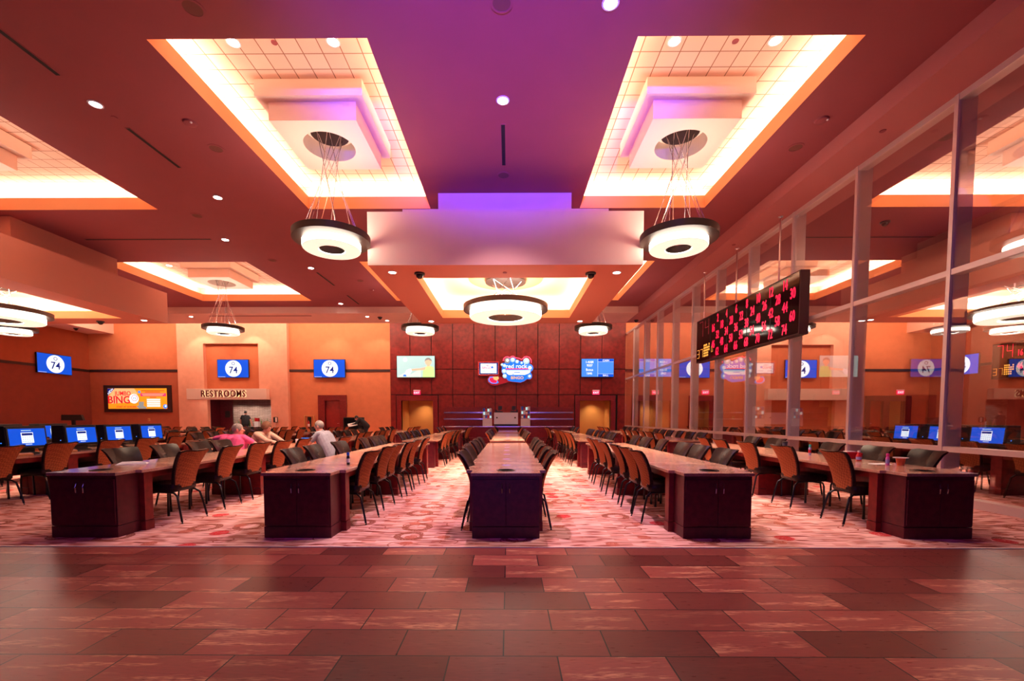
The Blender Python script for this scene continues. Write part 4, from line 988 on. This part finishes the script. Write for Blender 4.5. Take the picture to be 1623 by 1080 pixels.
# framed promo screen beside it
t = thing('promo_screen', 'small red-framed promo screen left of the bubble sign', 'tv', (-1.18, YB-.2, 4.22))
mb = MB(); mb.box(-.62, .62, 0, .16, -.42, .42); mb.build('red_frame', ['board_case' if False else 'ext_red'], t, bevel=.01)
rect('bezel', -.56, .58, -.345, .36, -.006, 'steel', t); rect('inner_bezel', -.53, .55, -.32, .335, -.011, 'screen_navy', t)
s = rect('screen', -.46, .48, -.27, .29, -.016, 'screen_white', t)
text('logo_word', 'BINGO', .20, (-.10, -.02, .05), 'screen_pink', s, wide=.85, extrude=.002); text('logo_word', 'JUMBO', .10, (-.05, -.02, .18), 'screen_pink', s, extrude=.002); disc('logo_ball', .07, -.02, 'screen_mid', s, (.22, .07), 16)
rect('small_line', -.38, -.15, -.17, -.12, -.02, 'screen_grey', s); rect('small_line', .1, .4, -.17, -.12, -.02, 'screen_grey', s)

# ------------------------------------------------------------------ sales counter before the wood wall
t = thing('sales_counter', 'long dark red counter with steel edge before the wood wall', 'counter', (-.07, 22.9, 0))
mb = MB(); mb.box(-2.6, 2.75, -.3, .5, .32, .86); mb.build('counter_body', ['wood_red'], t)
mb = MB(); mb.box(-2.6, 2.75, -.28, .5, 0, .31); mb.build('plinth', ['wood_red'], t)
mb = MB(); mb.box(-3.35, 3.42, -.33, .55, .861, .905); mb.build('steel_edge', ['steel'], t, bevel=.004)
def hutch(label, x0, x1):
    t = thing('back_hutch', label, 'shelving', ((x0+x1)/2, 24.1, 0), 0, 'wood hutches behind the counter'); h = (x1-x0)/2
    mb = MB(); mb.box(-h, h, 0, .5, 0, 1.92); mb.build('panel', ['wood_red'], t, bevel=.005)
    for z in (1.27, 1.62):
        mb = MB(); mb.box(-h-.02, h+.02, -.04, -.001, z-.035, z+.035); mb.build('steel_rail', ['steel'], t)
hutch('dark red hutch with two steel rails, left of the white till box', -3.5, -1.2); hutch('dark red hutch with two steel rails, right of the white till box', 1.15, 3.5)
t = thing('till_box', 'white box on the counter between the clear racks', 'box', (-.13, 22.85, .906))
mb = MB(); mb.box(-.62, .62, 0, .3, .10, .70); mb.build('panel', ['cloud'], t, bevel=.008)
mb = MB(); mb.box(-.60, .60, .02, .28, 0, .099); mb.build('base', ['black_plastic'], t)
for x in (-.47, .47):
    mb = MB(); mb.box(x-.04, x+.04, -.012, -.001, .40, .47); mb.build('lock_plate', ['black_plastic'], t)
def rack(label, x, h):
    t = thing('display_rack', label, 'display rack', (x, 22.86, .906), 0, 'clear display racks on the counter')
    mb = MB(); mb.box(-.24, .24, 0, .25, .0, .38); mb.build('rack_base', ['white_plastic'], t, bevel=.005)
    for k in range(3):
        z = .40+k*(h-.4)/3
        mb = MB(); mb.box(-.24, .24, 0, .25, z, z+.015); mb.build('shelf', ['clear_plastic'], t)
        for j in range(4):
            mb = MB(); mb.box(-.21+j*.11, -.12+j*.11, .03, .2, z+.016, z+.016+.12+.03*((j+k) % 3)); mb.build('packet', [['white_paper', 'screen_pale', 'cap_blue', 'white_plastic', 'bottle_red'][(j*2+k) % 5]], t)
    for sx in (-.24, .235):
        mb = MB(); mb.box(sx, sx+.008, 0, .25, .38, h); mb.build('side_pane', ['clear_plastic'], t)
rack('clear display rack at the left end of the white till box', -1.10, .9); rack('taller clear display rack at the right end of the white till box', .88, 1.02)
def till(label, x, mirror=1):
    t = thing('cash_register', label, 'cash register', (x, 22.98, 1.607), 0, 'black tills on the white box')
    mb = MB(); mb.prism([(-.16, 0), (.16, 0), (.16, .06), (-.16, .10)], -.10, .12, 'y'); mb.build('base', ['black_plastic'], t)
    mb = MB(); mb.tube([(0, .02, .08), (0, .05, .16)], .02, 8); mb.build('post', ['black_plastic'], t)
    mb = MB(); mb.prism([(-.10, .14), (.10, .14), (.12, .34), (-.08, .34)], .02, .06, 'y'); mb.build('display', ['black_plastic'], t, bevel=.006)
    mb = MB(); mb.box(.18*mirror-.04, .18*mirror+.04, -.03, .06, 0, .14); mb.build('card_reader', ['black_metal'], t)
till('black cash register at the right end of the white till box', .26); till('low black till at the left end of the white till box', -.45, -1)

# ------------------------------------------------------------------ things on and round the desks
def bottle(label, x, y, body, cap, lab, h=.13, grp='ink dauber bottles on the desks'):
    t = thing('ink_dauber', label, 'bottle', (x, y, .7405), 0, grp); r = .021
    mb = MB(); mb.lathe([(r*.9, 0), (r, .006), (r, h*.62), (r*.75, h*.70), (r*.62, h*.74), (.0, h*.74)], seg=16); mb.build('bottle_body', [body], t)
    mb = MB(); mb.lathe([(r*.80, h*.745), (r*.82, h*.95), (r*.7, h), (.0, h)], seg=16); mb.build('cap', [cap], t)
    mb = MB(); mb.lathe([(r*1.02, h*.18), (r*1.02, h*.5), (r*.99, h*.5), (r*.99, h*.18)], seg=16, closed=True); mb.build('wrap_label', [lab], t)
bottle('dark ink dauber with blue cap on the inner left desk', -2.09, 5.72, 'bottle_dark', 'cap_blue', 'white_paper', .16)
bottle('pink ink dauber with magenta cap beside the orange cup', 4.845, 5.66, 'bottle_pink', 'cap_pink', 'label_violet', .155)
bottle('clear ink dauber with teal cap on the outer right desk', 4.968, 7.3, 'label_violet', 'cap_teal', 'bottle_red', .17)
t = thing('juice_bottle', 'red bottle with violet label beside the red container', 'bottle', (4.944, 6.25, .7405))
mb = MB(); mb.lathe([(.028, 0), (.032, .008), (.032, .075), (.014, .11), (.013, .122), (.0, .122)], seg=18); mb.build('bottle_body', ['bottle_red'], t)
mb = MB(); mb.lathe([(.033, .02), (.033, .06), (.0315, .06), (.0315, .02)], seg=18, closed=True); mb.build('wrap_label', ['label_violet'], t)
mb = MB(); mb.lathe([(.016, .1225), (.016, .145), (.0, .145)], seg=14); mb.build('cap', ['white_plastic'], t)
t = thing('paper_cup', 'orange cup with wide white lid on the outer right desk', 'cup', (5.01, 5.66, .7405))
mb = MB(); mb.lathe([(.036, 0), (.052, .095), (.049, .095), (.034, .006), (.0, .006)], seg=24); mb.build('cup_body', ['cup_orange'], t)
mb = MB(); mb.lathe([(.045, .0955), (.078, .097), (.080, .104), (.045, .102)], seg=24, closed=True); mb.build('rim', ['white_plastic'], t)
t = thing('red_container', 'low red container with white top patch on the outer right desk', 'container', (5.12, 6.62, .7405))
mb = MB(); mb.prism([(-.13, 0), (.13, 0), (.145, .085), (.06, .10), (-.10, .10), (-.14, .08)], -.05, .05, 'y'); mb.build('container_body', ['bottle_red'], t, bevel=.012)
mb = MB(); mb.box(-.09, .03, -.04, .04, .1005, .112); mb.build('top_patch', ['white_paper'], t)
t = thing('travel_mug', 'dark travel mug at the glass side of the outer right desk', 'mug', (5.18, 8.3, .7405))
mb = MB(); mb.lathe([(.035, 0), (.045, .14), (.0, .14)], seg=18); mb.build('mug_body', ['can_dark'], t); mb = MB(); mb.lathe([(.047, .1405), (.047, .16), (.03, .17), (.0, .17)], seg=18); mb.build('lid', ['black_plastic'], t)
def napkin(label, x, y, rz, pts, crumple=.02):
    t = MB(); n = len(pts)
    v = [(px, py, .001) for px, py in pts]+[(px*.9, py*.85, crumple*(.3+.7*((k*7) % 3)/2)) for k, (px, py) in enumerate(pts)]+[(0, 0, crumple*1.2)]
    f = [list(range(n))[::-1]]+[(k, (k+1) % n, (k+1) % n+n, k+n) for k in range(n)]+[(k+n, (k+1) % n+n, 2*n) for k in range(n)]
    t.add(v, f); o = t.build('paper_napkin', ['white_paper'], None, loc=(x, y, .7405), rot=(0, 0, rz)); return tag(o, label, 'napkin', 'white paper napkins')
napkin('crumpled white napkins on the outer left front desk', -4.96, 5.78, .3, [(-.16, -.10), (.05, -.12), (.16, -.03), (.13, .12), (-.06, .10), (-.15, .03)], .03)
napkin('white napkin under the pink dauber and the orange cup', 4.90, 5.85, .1, [(-.13, -.06), (.10, -.09), (.15, .04), (-.02, .10), (-.12, .05)], .008)
def cup(label, x, y, m, h=.13, straw=False):
    t = thing('drink_cup', label, 'cup', (x, y, .7405), 0, 'drink cups by the seated people')
    mb = MB(); mb.lathe([(.030, 0), (.044, h), (.041, h), (.028, .008), (.0, .008)], seg=20); mb.build('cup_body', [m], t)
    mb = MB(); mb.lathe([(.046, h+.0005), (.046, h+.012), (.0, h+.014)], seg=20); mb.build('lid', ['white_plastic'], t)
    if straw: MB().tube([(0, 0, h+.01), (.015, .0, h+.16)], .004, 6).build('straw', ['white_plastic'], t)
cup('white drink cup left of the blue tablet', -4.62, 9.62, 'white_plastic'); cup('drink cup with straw in front of the man in grey', -4.42, 10.02, 'cup_orange', .13, True)
t = thing('tablet', 'tablet with blue screen lying before the man in grey', 'tablet', (-4.52, 9.78, .7405))
M = Matrix.Rotation(-.9, 4, 'X')
MB().box(-.12, .12, -.005, .005, 0.0, .17).xf(Matrix.Translation((0, 0, .005)) @ Matrix.Rotation(-.35, 4, 'X')).build('casing', ['black_plastic'], t)
MB().box(-.11, .11, -.008, -.0055, .01, .16).xf(Matrix.Translation((0, 0, .005)) @ Matrix.Rotation(-.35, 4, 'X')).build('screen', ['screen_mid'], t)
for k, (x, y) in enumerate(((-7.76, 6.05), (-7.74, 6.95), (-7.78, 7.72), (-7.75, 8.62), (-7.76, 9.5))):
    t = thing('card_holder', 'small wooden card block on the terminal desk, %s from the front' % ORD[k], 'block', (x, y, .7405), 0, 'wooden card blocks by the terminals')
    mb = MB(); mb.prism([(-.05, 0), (.05, 0), (.05, .03), (.01, .05), (-.05, .05)], -.13, .13, 'y'); mb.build('block', ['wood_block'], t, bevel=.004)
    mb = MB(); mb.box(-.012, -.006, -.11, .11, .0505, .056); mb.build('card_slot', ['black_gap'], t)
# things along the back wall
t = thing('wall_telephone', 'black and white telephone on the peach pier right of restrooms', 'telephone', (-13.75, YB-.36, 1.22))
mb = MB(); mb.box(-.11, .11, 0, .11, -.16, .16); mb.build('base', ['black_plastic'], t, bevel=.02); mb = MB(); mb.box(.02, .12, -.03, -.001, -.13, .13); mb.build('handset', ['white_plastic'], t, bevel=.01)
mb = MB(); mb.tube([(-.02, .05, -.16), (-.03, .04, -.35), (-.02, .05, -.52)], .012, 6); mb.build('cord', ['white_plastic'], t)
t = thing('extinguisher_cabinet', 'fire extinguisher in a wall cabinet left of the red door', 'fire extinguisher', (-11.87, YB-.05, 1.02))
mb = MB()
for a, b_, c, d in ((-.30, -.26, -.46, .46), (.26, .30, -.46, .46), (-.26, .26, -.46, -.42), (-.26, .26, .42, .46)): mb.box(a, b_, -.03, .049, c, d)
mb.build('frame', ['wall_tan'], t); mb = MB(); mb.box(-.10, .10, -.012, .045, -.34, .36); mb.build('window', ['black_plastic'], t)
mb = MB(); mb.lathe([(.055, -.32), (.06, -.30), (.06, .05), (.03, .10), (.02, .16), (.0, .16)], (0, -.08, 0), 14); mb.build('cylinder', ['ext_red'], t); mb = MB(); mb.lathe([(.062, -.2), (.062, -.05), (.0605, -.05), (.0605, -.2)], (0, -.08, 0), 14, closed=True); mb.build('wrap_label', ['white_paper'], t)
def wall_box(label, x, z):
    t = thing('wall_switch', label, 'switch', (x, YB-.03, z), 0, 'small fittings on the back wall'); mb = MB(); mb.box(-.06, .06, 0, .029, -.09, .09); mb.build('plate', ['wall_tan'], t); mb = MB(); mb.box(-.03, .03, -.02, -.001, -.05, .02); mb.build('switch_lever', ['wood_block'], t)
wall_box('small fitting below the jumbo bingo poster', -21.5, 1.22); wall_box('small fitting on the orange wall right of the red door', -9.1, 1.40); wall_box('small fitting beyond the glass right of the dark doorway', 13.3, 1.35); 
t = thing('big_monitor', 'large black screen on a stand by the bending staff member', 'monitor', (-7.9, 22.6, 0))
mb = MB(); mb.box(-.58, .50, 0, .08, .72, 1.36); mb.build('casing', ['black_plastic'], t, bevel=.01); mb = MB(); mb.box(-.53, .45, -.006, -.001, .78, 1.31); mb.build('screen', ['dome_black'], t); mb = MB(); mb.box(-.05, .05, .01, .07, .03, .72); mb.box(-.35, .35, -.15, .25, 0.005, .03); mb.build('stand', ['black_metal'], t)
t = thing('far_monitor', 'black back of a wide monitor by the left side wall', 'monitor', (-16.9, 17.0, 0))
mb = MB(); mb.prism([(-.44, 1.24), (.42, 1.24), (.34, 1.46), (-.42, 1.46)], 0, .10, 'y'); mb.build('casing', ['black_plastic'], t); mb = MB(); mb.box(-.06, .06, .02, .08, .03, 1.24); mb.box(-.3, .3, -.2, .3, 0.005, .03); mb.build('stand', ['black_metal'], t)
def planter(label, x, y):
    t = thing('planter', label, 'plant', (x, y, 0), 0, 'planters before the slate wall')
    mb = MB(); mb.box(-.5, .5, -.15, .15, 0.005, .75); mb.build('trough', ['black_plastic'], t, bevel=.01)
    for k in range(9):
        mb = MB(); a = -.42+.1*k+rnd.uniform(-.03, .03); hgt = rnd.uniform(.35, .7); tip = rnd.uniform(-.15, .15)
        mb.tube([(a, 0, .74), (a+tip*.3, 0, .74+hgt*.5), (a+tip, rnd.uniform(-.1, .1), .74+hgt)], [.02, .028, .003], 6); mb.build('leaf', ['leaf_yellow' if k % 3 == 0 else 'leaf'], t)
planter('planter of upright leaves left of the man at the slate wall', -17.15, YB+2.3); planter('planter of upright leaves right of the man at the slate wall', -16.0, YB+2.3)
t = thing('red_dispenser', 'red and white box beside the man at the slate wall', 'dispenser', (-15.98, YB+1.7, 0))
mb = MB(); mb.box(-.10, .10, -.1, .1, 1.1, 1.32); mb.build('lid', ['ext_red'], t); mb = MB(); mb.box(-.13, .13, -.12, .12, .72, 1.099); mb.build('box', ['white_paper'], t); mb = MB(); mb.box(-.1, .1, -.1, .1, 0.005, .719); mb.build('pedestal', ['black_plastic'], t)

# ------------------------------------------------------------------ people
def capsule(mb, p0, p1, r0, r1, seg=14):
    p0, p1 = Vector(p0), Vector(p1); d = p1-p0; L = d.length
    if L < 1e-5: mb.ball(p0, r0, seg, 8); return
    w = d/L; u = w.orthogonal().normalized(); v = w.cross(u)
    prof = []
    for k in range(5):
        a = -PI/2+PI/2*k/4; prof.append((r0*math.cos(a), r0*math.sin(a)))
    for k in range(5):
        a = PI/2*k/4; prof.append((r1*math.cos(a), L+r1*math.sin(a)))
    o = len(mb.v); n = len(prof)
    for k in range(seg):
        a = 2*PI*k/seg; e = u*math.cos(a)+v*math.sin(a)
        for r, z in prof: mb.v.append(tuple(p0+e*max(r, 1e-4)+w*z))
    for k in range(seg):
        k2 = (k+1) % seg
        for i in range(n-1): mb.f.append([o+k*n+i, o+k2*n+i, o+k2*n+i+1, o+k*n+i+1]); mb.m.append(0); mb.sm.append(True)
    for i in (0, n-1): mb.f.append([o+k*n+i for k in range(seg)]); mb.m.append(0); mb.sm.append(True)
def elbow(s, h, l1, l2, hint):
    s, h = Vector(s), Vector(h); d = h-s; D = min(d.length, (l1+l2)*.995); w = d.normalized()
    a = (l1*l1-l2*l2+D*D)/(2*D); q = math.sqrt(max(l1*l1-a*a, 0)); hint = Vector(hint); hint = (hint-w*hint.dot(w)).normalized()
    return s+w*a+hint*q, s+w*D
def person(label, loc, rz, J, shirt, hair, sleeve='short', glasses=False, build=1., long_hair=False):
    """J: joints in the figure's own frame (faces +y): hip, chest, neck, head, yaw, knees, feet, hands, hints"""
    t = thing('person', label, 'person', loc, rz)
    seg = []   # (p0, p1, r0, r1, region)
    def S(p0, p1, r0, r1, reg): seg.append((Vector(p0), Vector(p1), r0, r1, reg))
    hip, chest, neck, head = (Vector(J[k]) for k in ('hip', 'chest', 'neck', 'head'))
    up = (chest-hip).normalized(); sd = Vector(J.get('side', (1, 0, 0))).normalized()
    b = build
    for s in (-.5, .5, 0):
        S(hip+sd*s*.17*b, (hip+chest)/2+sd*s*.20*b, .135*b, .135*b, 'shirt'); S((hip+chest)/2+sd*s*.20*b, chest+sd*s*.24*b, .135*b, .115*b, 'shirt')
    S(chest, neck, .09, .06, 'shirt'); S(neck-up*.02, head-Vector((0, 0, .05)), .056, .055, 'skin')
    sh = {}
    for s, nm in ((-1, 'l'), (1, 'r')):
        sh[nm] = chest+up*.10+sd*s*.185*b
        S(chest+up*.09+sd*s*.06, sh[nm], .075, .068, 'shirt')
        E_, H_ = elbow(sh[nm], J['hand_'+nm], .29, .25, J.get('hint_'+nm, (s*.6, -.3, -1)))
        m_ = (sh[nm]+E_)/2+(E_-sh[nm])*.12
        reg2 = 'shirt' if sleeve == 'long' else 'skin'
        S(sh[nm], m_, .068, .060, 'shirt'); S(m_, E_, .047, .043, reg2)
        if sleeve == 'long': seg[-1] = (m_, E_, .055, .05, 'shirt')
        w = (H_-E_).normalized(); S(E_, H_-w*.02, .043 if sleeve != 'long' else .047, .028, reg2)
        # hand: palm, four fingers, thumb
        dn = Vector((0, 0, -1)); k = w.cross(dn); k = k.normalized() if k.length > .1 else Vector((1, 0, 0)); pn = k.cross(w)
        pc = H_+w*.045
        for q in (-.022, .0, .022): S(H_, pc+w*.03+k*q, .019, .015, 'skin')
        for i, (q, ln) in enumerate(((-.031, .060), (-.011, .072), (.010, .068), (.030, .052))):
            a0 = pc+w*.035+k*q; a1 = a0+w*ln*.5-pn*.006; a2 = a1+w*ln*.42-pn*.022
            S(a0, a1, .0095, .009, 'skin'); S(a1, a2, .009, .0075, 'skin')
        tb = H_+w*.02+k*(-s)*.025; S(tb, tb+w*.03+k*(-s)*.022-pn*.008, .011, .010, 'skin'); S(tb+w*.03+k*(-s)*.022-pn*.008, tb+w*.06+k*(-s)*.024-pn*.02, .010, .008, 'skin')
    for s, nm in ((-1, 'l'), (1, 'r')):
        kn, ft = Vector(J['knee_'+nm]), Vector(J['foot_'+nm])
        S(hip+sd*s*.09, kn, .10*b, .066, 'legs'); S(kn, ft+Vector((0, 0, .09)), .064, .042, 'legs'); fd = Vector(J.get('foot_dir', (0, 1, 0)))
        S(ft+Vector((0, 0, .045))-fd*.04, ft+Vector((0, 0, .035))+fd*.16, .042, .034, 'shoe')
    mb = MB()
    for p0, p1, r0, r1, _ in seg: capsule(mb, p0, p1, r0, r1)
    # head
    F = Matrix.Translation(head) @ Matrix.Rotation(J.get('yaw', 0), 4, 'Z') @ Matrix.Rotation(J.get('nod', 0), 4, 'X')
    hd = MB(); hd.ball((0, -.005, .02), (.076, .094, .098), 20, 14); hd.ball((0, .025, -.045), (.056, .066, .070), 18, 12); hd.ball((0, .055, -.085), (.026, .026, .024), 12, 8)
    capsule(hd, (0, .088, .012), (0, .112, -.026), .009, .015, 10)
    for s in (-1, 1): hd.ball((s*.076, -.008, -.005), (.012, .024, .034), 12, 8); hd.ball((s*.03, .080, -.012), (.02, .014, .014), 10, 6)
    hd.xf(F); mb.add(hd.v, hd.f, 0, True)
    me = mb.mesh('person_body', ['skin', shirt, 'trousers', 'black_plastic'])
    o = bpy.data.objects.new('body', me); COL.objects.link(o)
    md = o.modifiers.new('fuse', 'REMESH'); md.mode = 'VOXEL'; md.voxel_size = .0075; md.use_smooth_shade = True
    sm = o.modifiers.new('smooth', 'SMOOTH'); sm.iterations = 4; sm.factor = .5
    me2 = bpy.data.meshes.new_from_object(o.evaluated_get(bpy.context.evaluated_depsgraph_get()))
    o.modifiers.clear(); o.data = me2; o.parent = t
    if len(me2.materials) < 4:
        me2.materials.clear()
        for q in ('skin', shirt, 'trousers', 'black_plastic'): me2.materials.append(MATS[q])
    reg = {'skin': 0, 'shirt': 1, 'legs': 2, 'shoe': 3}
    mi = []
    for p in me2.polygons:
        c = p.center
        if (c-head).length < .125: mi.append(0); continue
        best, bd = 0, 9
        for p0, p1, r0, r1, rg in seg:
            d = p1-p0; k = max(0, min(1, (c-p0).dot(d)/max(d.length_squared, 1e-9))); q = (c-p0-d*k).length-(r0+(r1-r0)*k)
            if q < bd: bd, best = q, reg[rg]
        mi.append(best)
    me2.polygons.foreach_set('material_index', mi); me2.polygons.foreach_set('use_smooth', [True]*len(mi))
    # eyes, mouth, hair
    for s in (-1, 1):
        MB().ball((s*.030, .083, .004), .0115, 10, 8).xf(F).build('eye', ['eye_white'], t)
        MB().ball((s*.030, .0925, .004), .0055, 8, 6).xf(F).build('iris', ['hair_dark'], t)
    MB().tube([(-.022, .086, -.056), (0, .093, -.054), (.022, .086, -.056)], [.003, .0055, .003], 6).xf(F).build('mouth', ['lip'], t)
    if hair:
        hb = MB(); P = []; nu, nv = 24, 12
        for j in range(nv+1):
            th = PI*j/nv*.74
            for i in range(nu):
                ph = 2*PI*i/nu; fr = math.sin(ph)                     # +1 at the forehead
                lim = .40+.60*(1-max(0, fr))**1.0 if not long_hair else .46+.62*(1-max(0, fr))**.7
                a = th*lim/.74*(1.0 if not long_hair else 1.05); a = min(a, PI*.70)
                bumpy = 1+.035*math.sin(7*ph+3*a)+.03*math.sin(11*ph-5*a)
                rx = .084*bumpy+(.018 if long_hair else 0); P.append((rx*math.sin(a)*math.cos(ph), -.010+(.100*bumpy+(.012 if long_hair else 0))*math.sin(a)*math.sin(ph), .024+(.104*bumpy+(.012 if long_hair else 0))*math.cos(a)))
        n1 = len(P); P += [(x*.90, y*.90, z*.96) for x, y, z in P]; Fc = []
        for j in range(nv):
            for i in range(nu):
                i2 = (i+1) % nu
                Fc.append((j*nu+i, j*nu+i2, (j+1)*nu+i2, (j+1)*nu+i)); Fc.append((n1+j*nu+i, n1+(j+1)*nu+i, n1+(j+1)*nu+i2, n1+j*nu+i2))
        for i in range(nu): i2 = (i+1) % nu; Fc.append((nv*nu+i, nv*nu+i2, n1+nv*nu+i2, n1+nv*nu+i))
        hb.add(P, Fc, 0, True); hb.xf(F).build('hair', [hair], t)
    if glasses:
        g_ = MB()
        for s in (-1, 1):
            g_.tube([(s*.032+.021*math.cos(2*PI*k/12), .103, .002+.016*math.sin(2*PI*k/12)) for k in range(13)], .002, 5)
            g_.tube([(s*.053, .103, .004), (s*.080, .05, .006), (s*.082, -.01, .004)], .002, 5)
        g_.tube([(-.011, .104, .004), (.011, .104, .004)], .002, 5); g_.xf(F).build('glasses', ['black_metal'], t)
    return t
SEAT = dict(knee_l=(-.14, .42, .50), knee_r=(.14, .42, .50), foot_l=(-.14, .40, 0.005), foot_r=(.14, .44, 0.005))
# man in pink: back to the camera, turned towards the woman, left arm over the next chair
person('person in a pink polo shirt seated with back turned, arm over the next chair', (-5.50, 8.62, -.08), -.35, dict(hip=(0, 0, .56), chest=(0, .10, .94), neck=(0, .14, 1.07), head=(.03, .19, 1.19), yaw=-.75, hand_l=(-.36, -.12, .84), hint_l=(-1, -.1, .15), hand_r=(.30, .42, .80), hint_r=(1, .2, -.4), knee_l=(.30, .30, .50), knee_r=(.42, .04, .50), foot_l=(.28, .32, 0.005), foot_r=(.42, .06, 0.005), foot_dir=(.94, .34, 0)), 'shirt_pink', 'hair_grey', build=1.34)
person('person with short auburn hair and cream top, forearms on the desk', (-5.72, 10.0, 0), -PI/2-.15, dict(hip=(0, 0, .54), chest=(0, .12, .88), neck=(0, .17, 1.00), head=(0, .25, 1.13), yaw=-.25, hand_l=(-.06, .66, .79), hint_l=(-1, 0, -.3), hand_r=(.12, .62, .79), hint_r=(1, 0, -.3), **SEAT), 'shirt_cream', 'hair_auburn', 'long', build=1.12, long_hair=True)
person('person in a grey shirt and glasses leaning over a tablet', (-3.96, 9.80, -.06), PI/2-.1, dict(hip=(0, -.02, .56), chest=(0, .14, .96), neck=(0, .20, 1.09), head=(0, .27, 1.22), yaw=.0, nod=-.12, hand_l=(-.10, .55, .80), hint_l=(-1, -.2, -.6), hand_r=(.10, .55, .80), hint_r=(1, -.2, -.6), **SEAT), 'shirt_grey', 'hair_grey', 'short', True, 1.15)
person('person in black uniform bending over a paper at the rear', (-7.08, 21.9, 0), PI/2+.15, dict(hip=(0, -.05, .92), chest=(0, .22, 1.20), neck=(0, .33, 1.27), head=(0, .44, 1.32), nod=-.6, hand_l=(-.15, .62, 1.02), hint_l=(-1, -.2, -.6), hand_r=(.15, .62, 1.02), hint_r=(1, -.2, -.6), knee_l=(-.10, .04, .50), knee_r=(.10, .06, .50), foot_l=(-.10, -.04, 0.005), foot_r=(.10, .0, 0.005)), 'shirt_black', 'hair_dark', 'long', build=.95)
t = MB().box(-.22, .22, -.15, .15, -.006, .006).build('newspaper', ['white_paper'], None, loc=(-7.75, 21.9, 1.0), rot=(.5, -.2, .4)); tag(t, 'white paper held by the person in black uniform', 'paper')
person('person in a dark shirt standing at the slate wall of the restrooms', (-16.32, YB+1.0, 0), 0, dict(hip=(0, 0, .95), chest=(0, .0, 1.34), neck=(0, .02, 1.50), head=(0, .04, 1.64), hand_l=(-.34, .1, .95), hint_l=(-1, -.4, 0), hand_r=(.34, .1, .95), hint_r=(1, -.4, 0), knee_l=(-.10, .02, .50), knee_r=(.10, .02, .50), foot_l=(-.10, 0, 0.005), foot_r=(.10, 0, 0.005)), 'shirt_black', 'hair_dark', build=1.0)

# ------------------------------------------------------------------ light
# wash over the back wall from the cove behind the rear beam
for x0, x1, p in ((-23.3, -13.1, .8), (-12.9, -7.1, 1.15), (-6.9, 6.8, .6), (7.2, 23.2, .7)):
    area('wall_cove_lamp', ((x0+x1)/2, 23.6, 6.98), x1-x0, .15, 30*(x1-x0)*p, WARM, (0, .92, .12))
# wall washers in the rear beam throwing scallops on the orange wall
for x, w_ in ((-21.5, 60), (-17.9, 150), (-14.9, 150), (-10.2, 150), (-7.6, 150), (8.8, 90), (12.0, 90), (15.0, 100), (18.4, 90), (22.2, 45)): spot('wall_washer', (x, 24.6, 6.9), w_, WARM, 70, .35, (0, .55, -1), .04)
for x in (-5.5, -2.8, 0, 2.8, 5.4): spot('wall_washer', (x, 24.2, 6.9), 130, WARM2, 80, .6, (0, .6, -1), .04)
# the blue and violet light of the casino floor behind the camera
spot('casino_glow', (-.1, -6, 3.0), 40000, (.13, .055, 1.0), 35, .85, (0, 1, math.tan(math.radians(24))), .25)
area('casino_glow', (-.2, -9, 2.2), 6.0, 2.0, 150, (.34, .16, 1.0), (0, 1, .05))
W = bpy.data.worlds.new('world'); SC.world = W; W.use_nodes = True
W.node_tree.nodes['Background'].inputs[0].default_value = (.16, .055, .07, 1); W.node_tree.nodes['Background'].inputs[1].default_value = .04

# ------------------------------------------------------------------ camera
cd = bpy.data.cameras.new('camera'); cd.sensor_fit = 'HORIZONTAL'; cd.sensor_width = 36; cd.lens = 700/1623*36
cd.shift_x = (811.5-800.8)/1623; cd.shift_y = (697-540)/1623; cd.clip_end = 200; cd.clip_start = .05
co = bpy.data.objects.new('camera', cd); COL.objects.link(co); co.location = (0, 0, 1.355)
co.rotation_euler = Vector((-.0074, 1, -.05)).to_track_quat('-Z', 'Y').to_euler()
SC.camera = co
vs = SC.view_settings
SC.display_settings.display_device = 'sRGB'
vs.view_transform = 'Standard'; vs.look = 'None'; vs.exposure = .25; vs.gamma = 1.; vs.use_curve_mapping = False
SC.cycles.use_denoising = True; SC.cycles.max_bounces = 8; SC.cycles.diffuse_bounces = 5; SC.cycles.glossy_bounces = 4; SC.cycles.transparent_max_bounces = 24; SC.cycles.sample_clamp_indirect = 6.
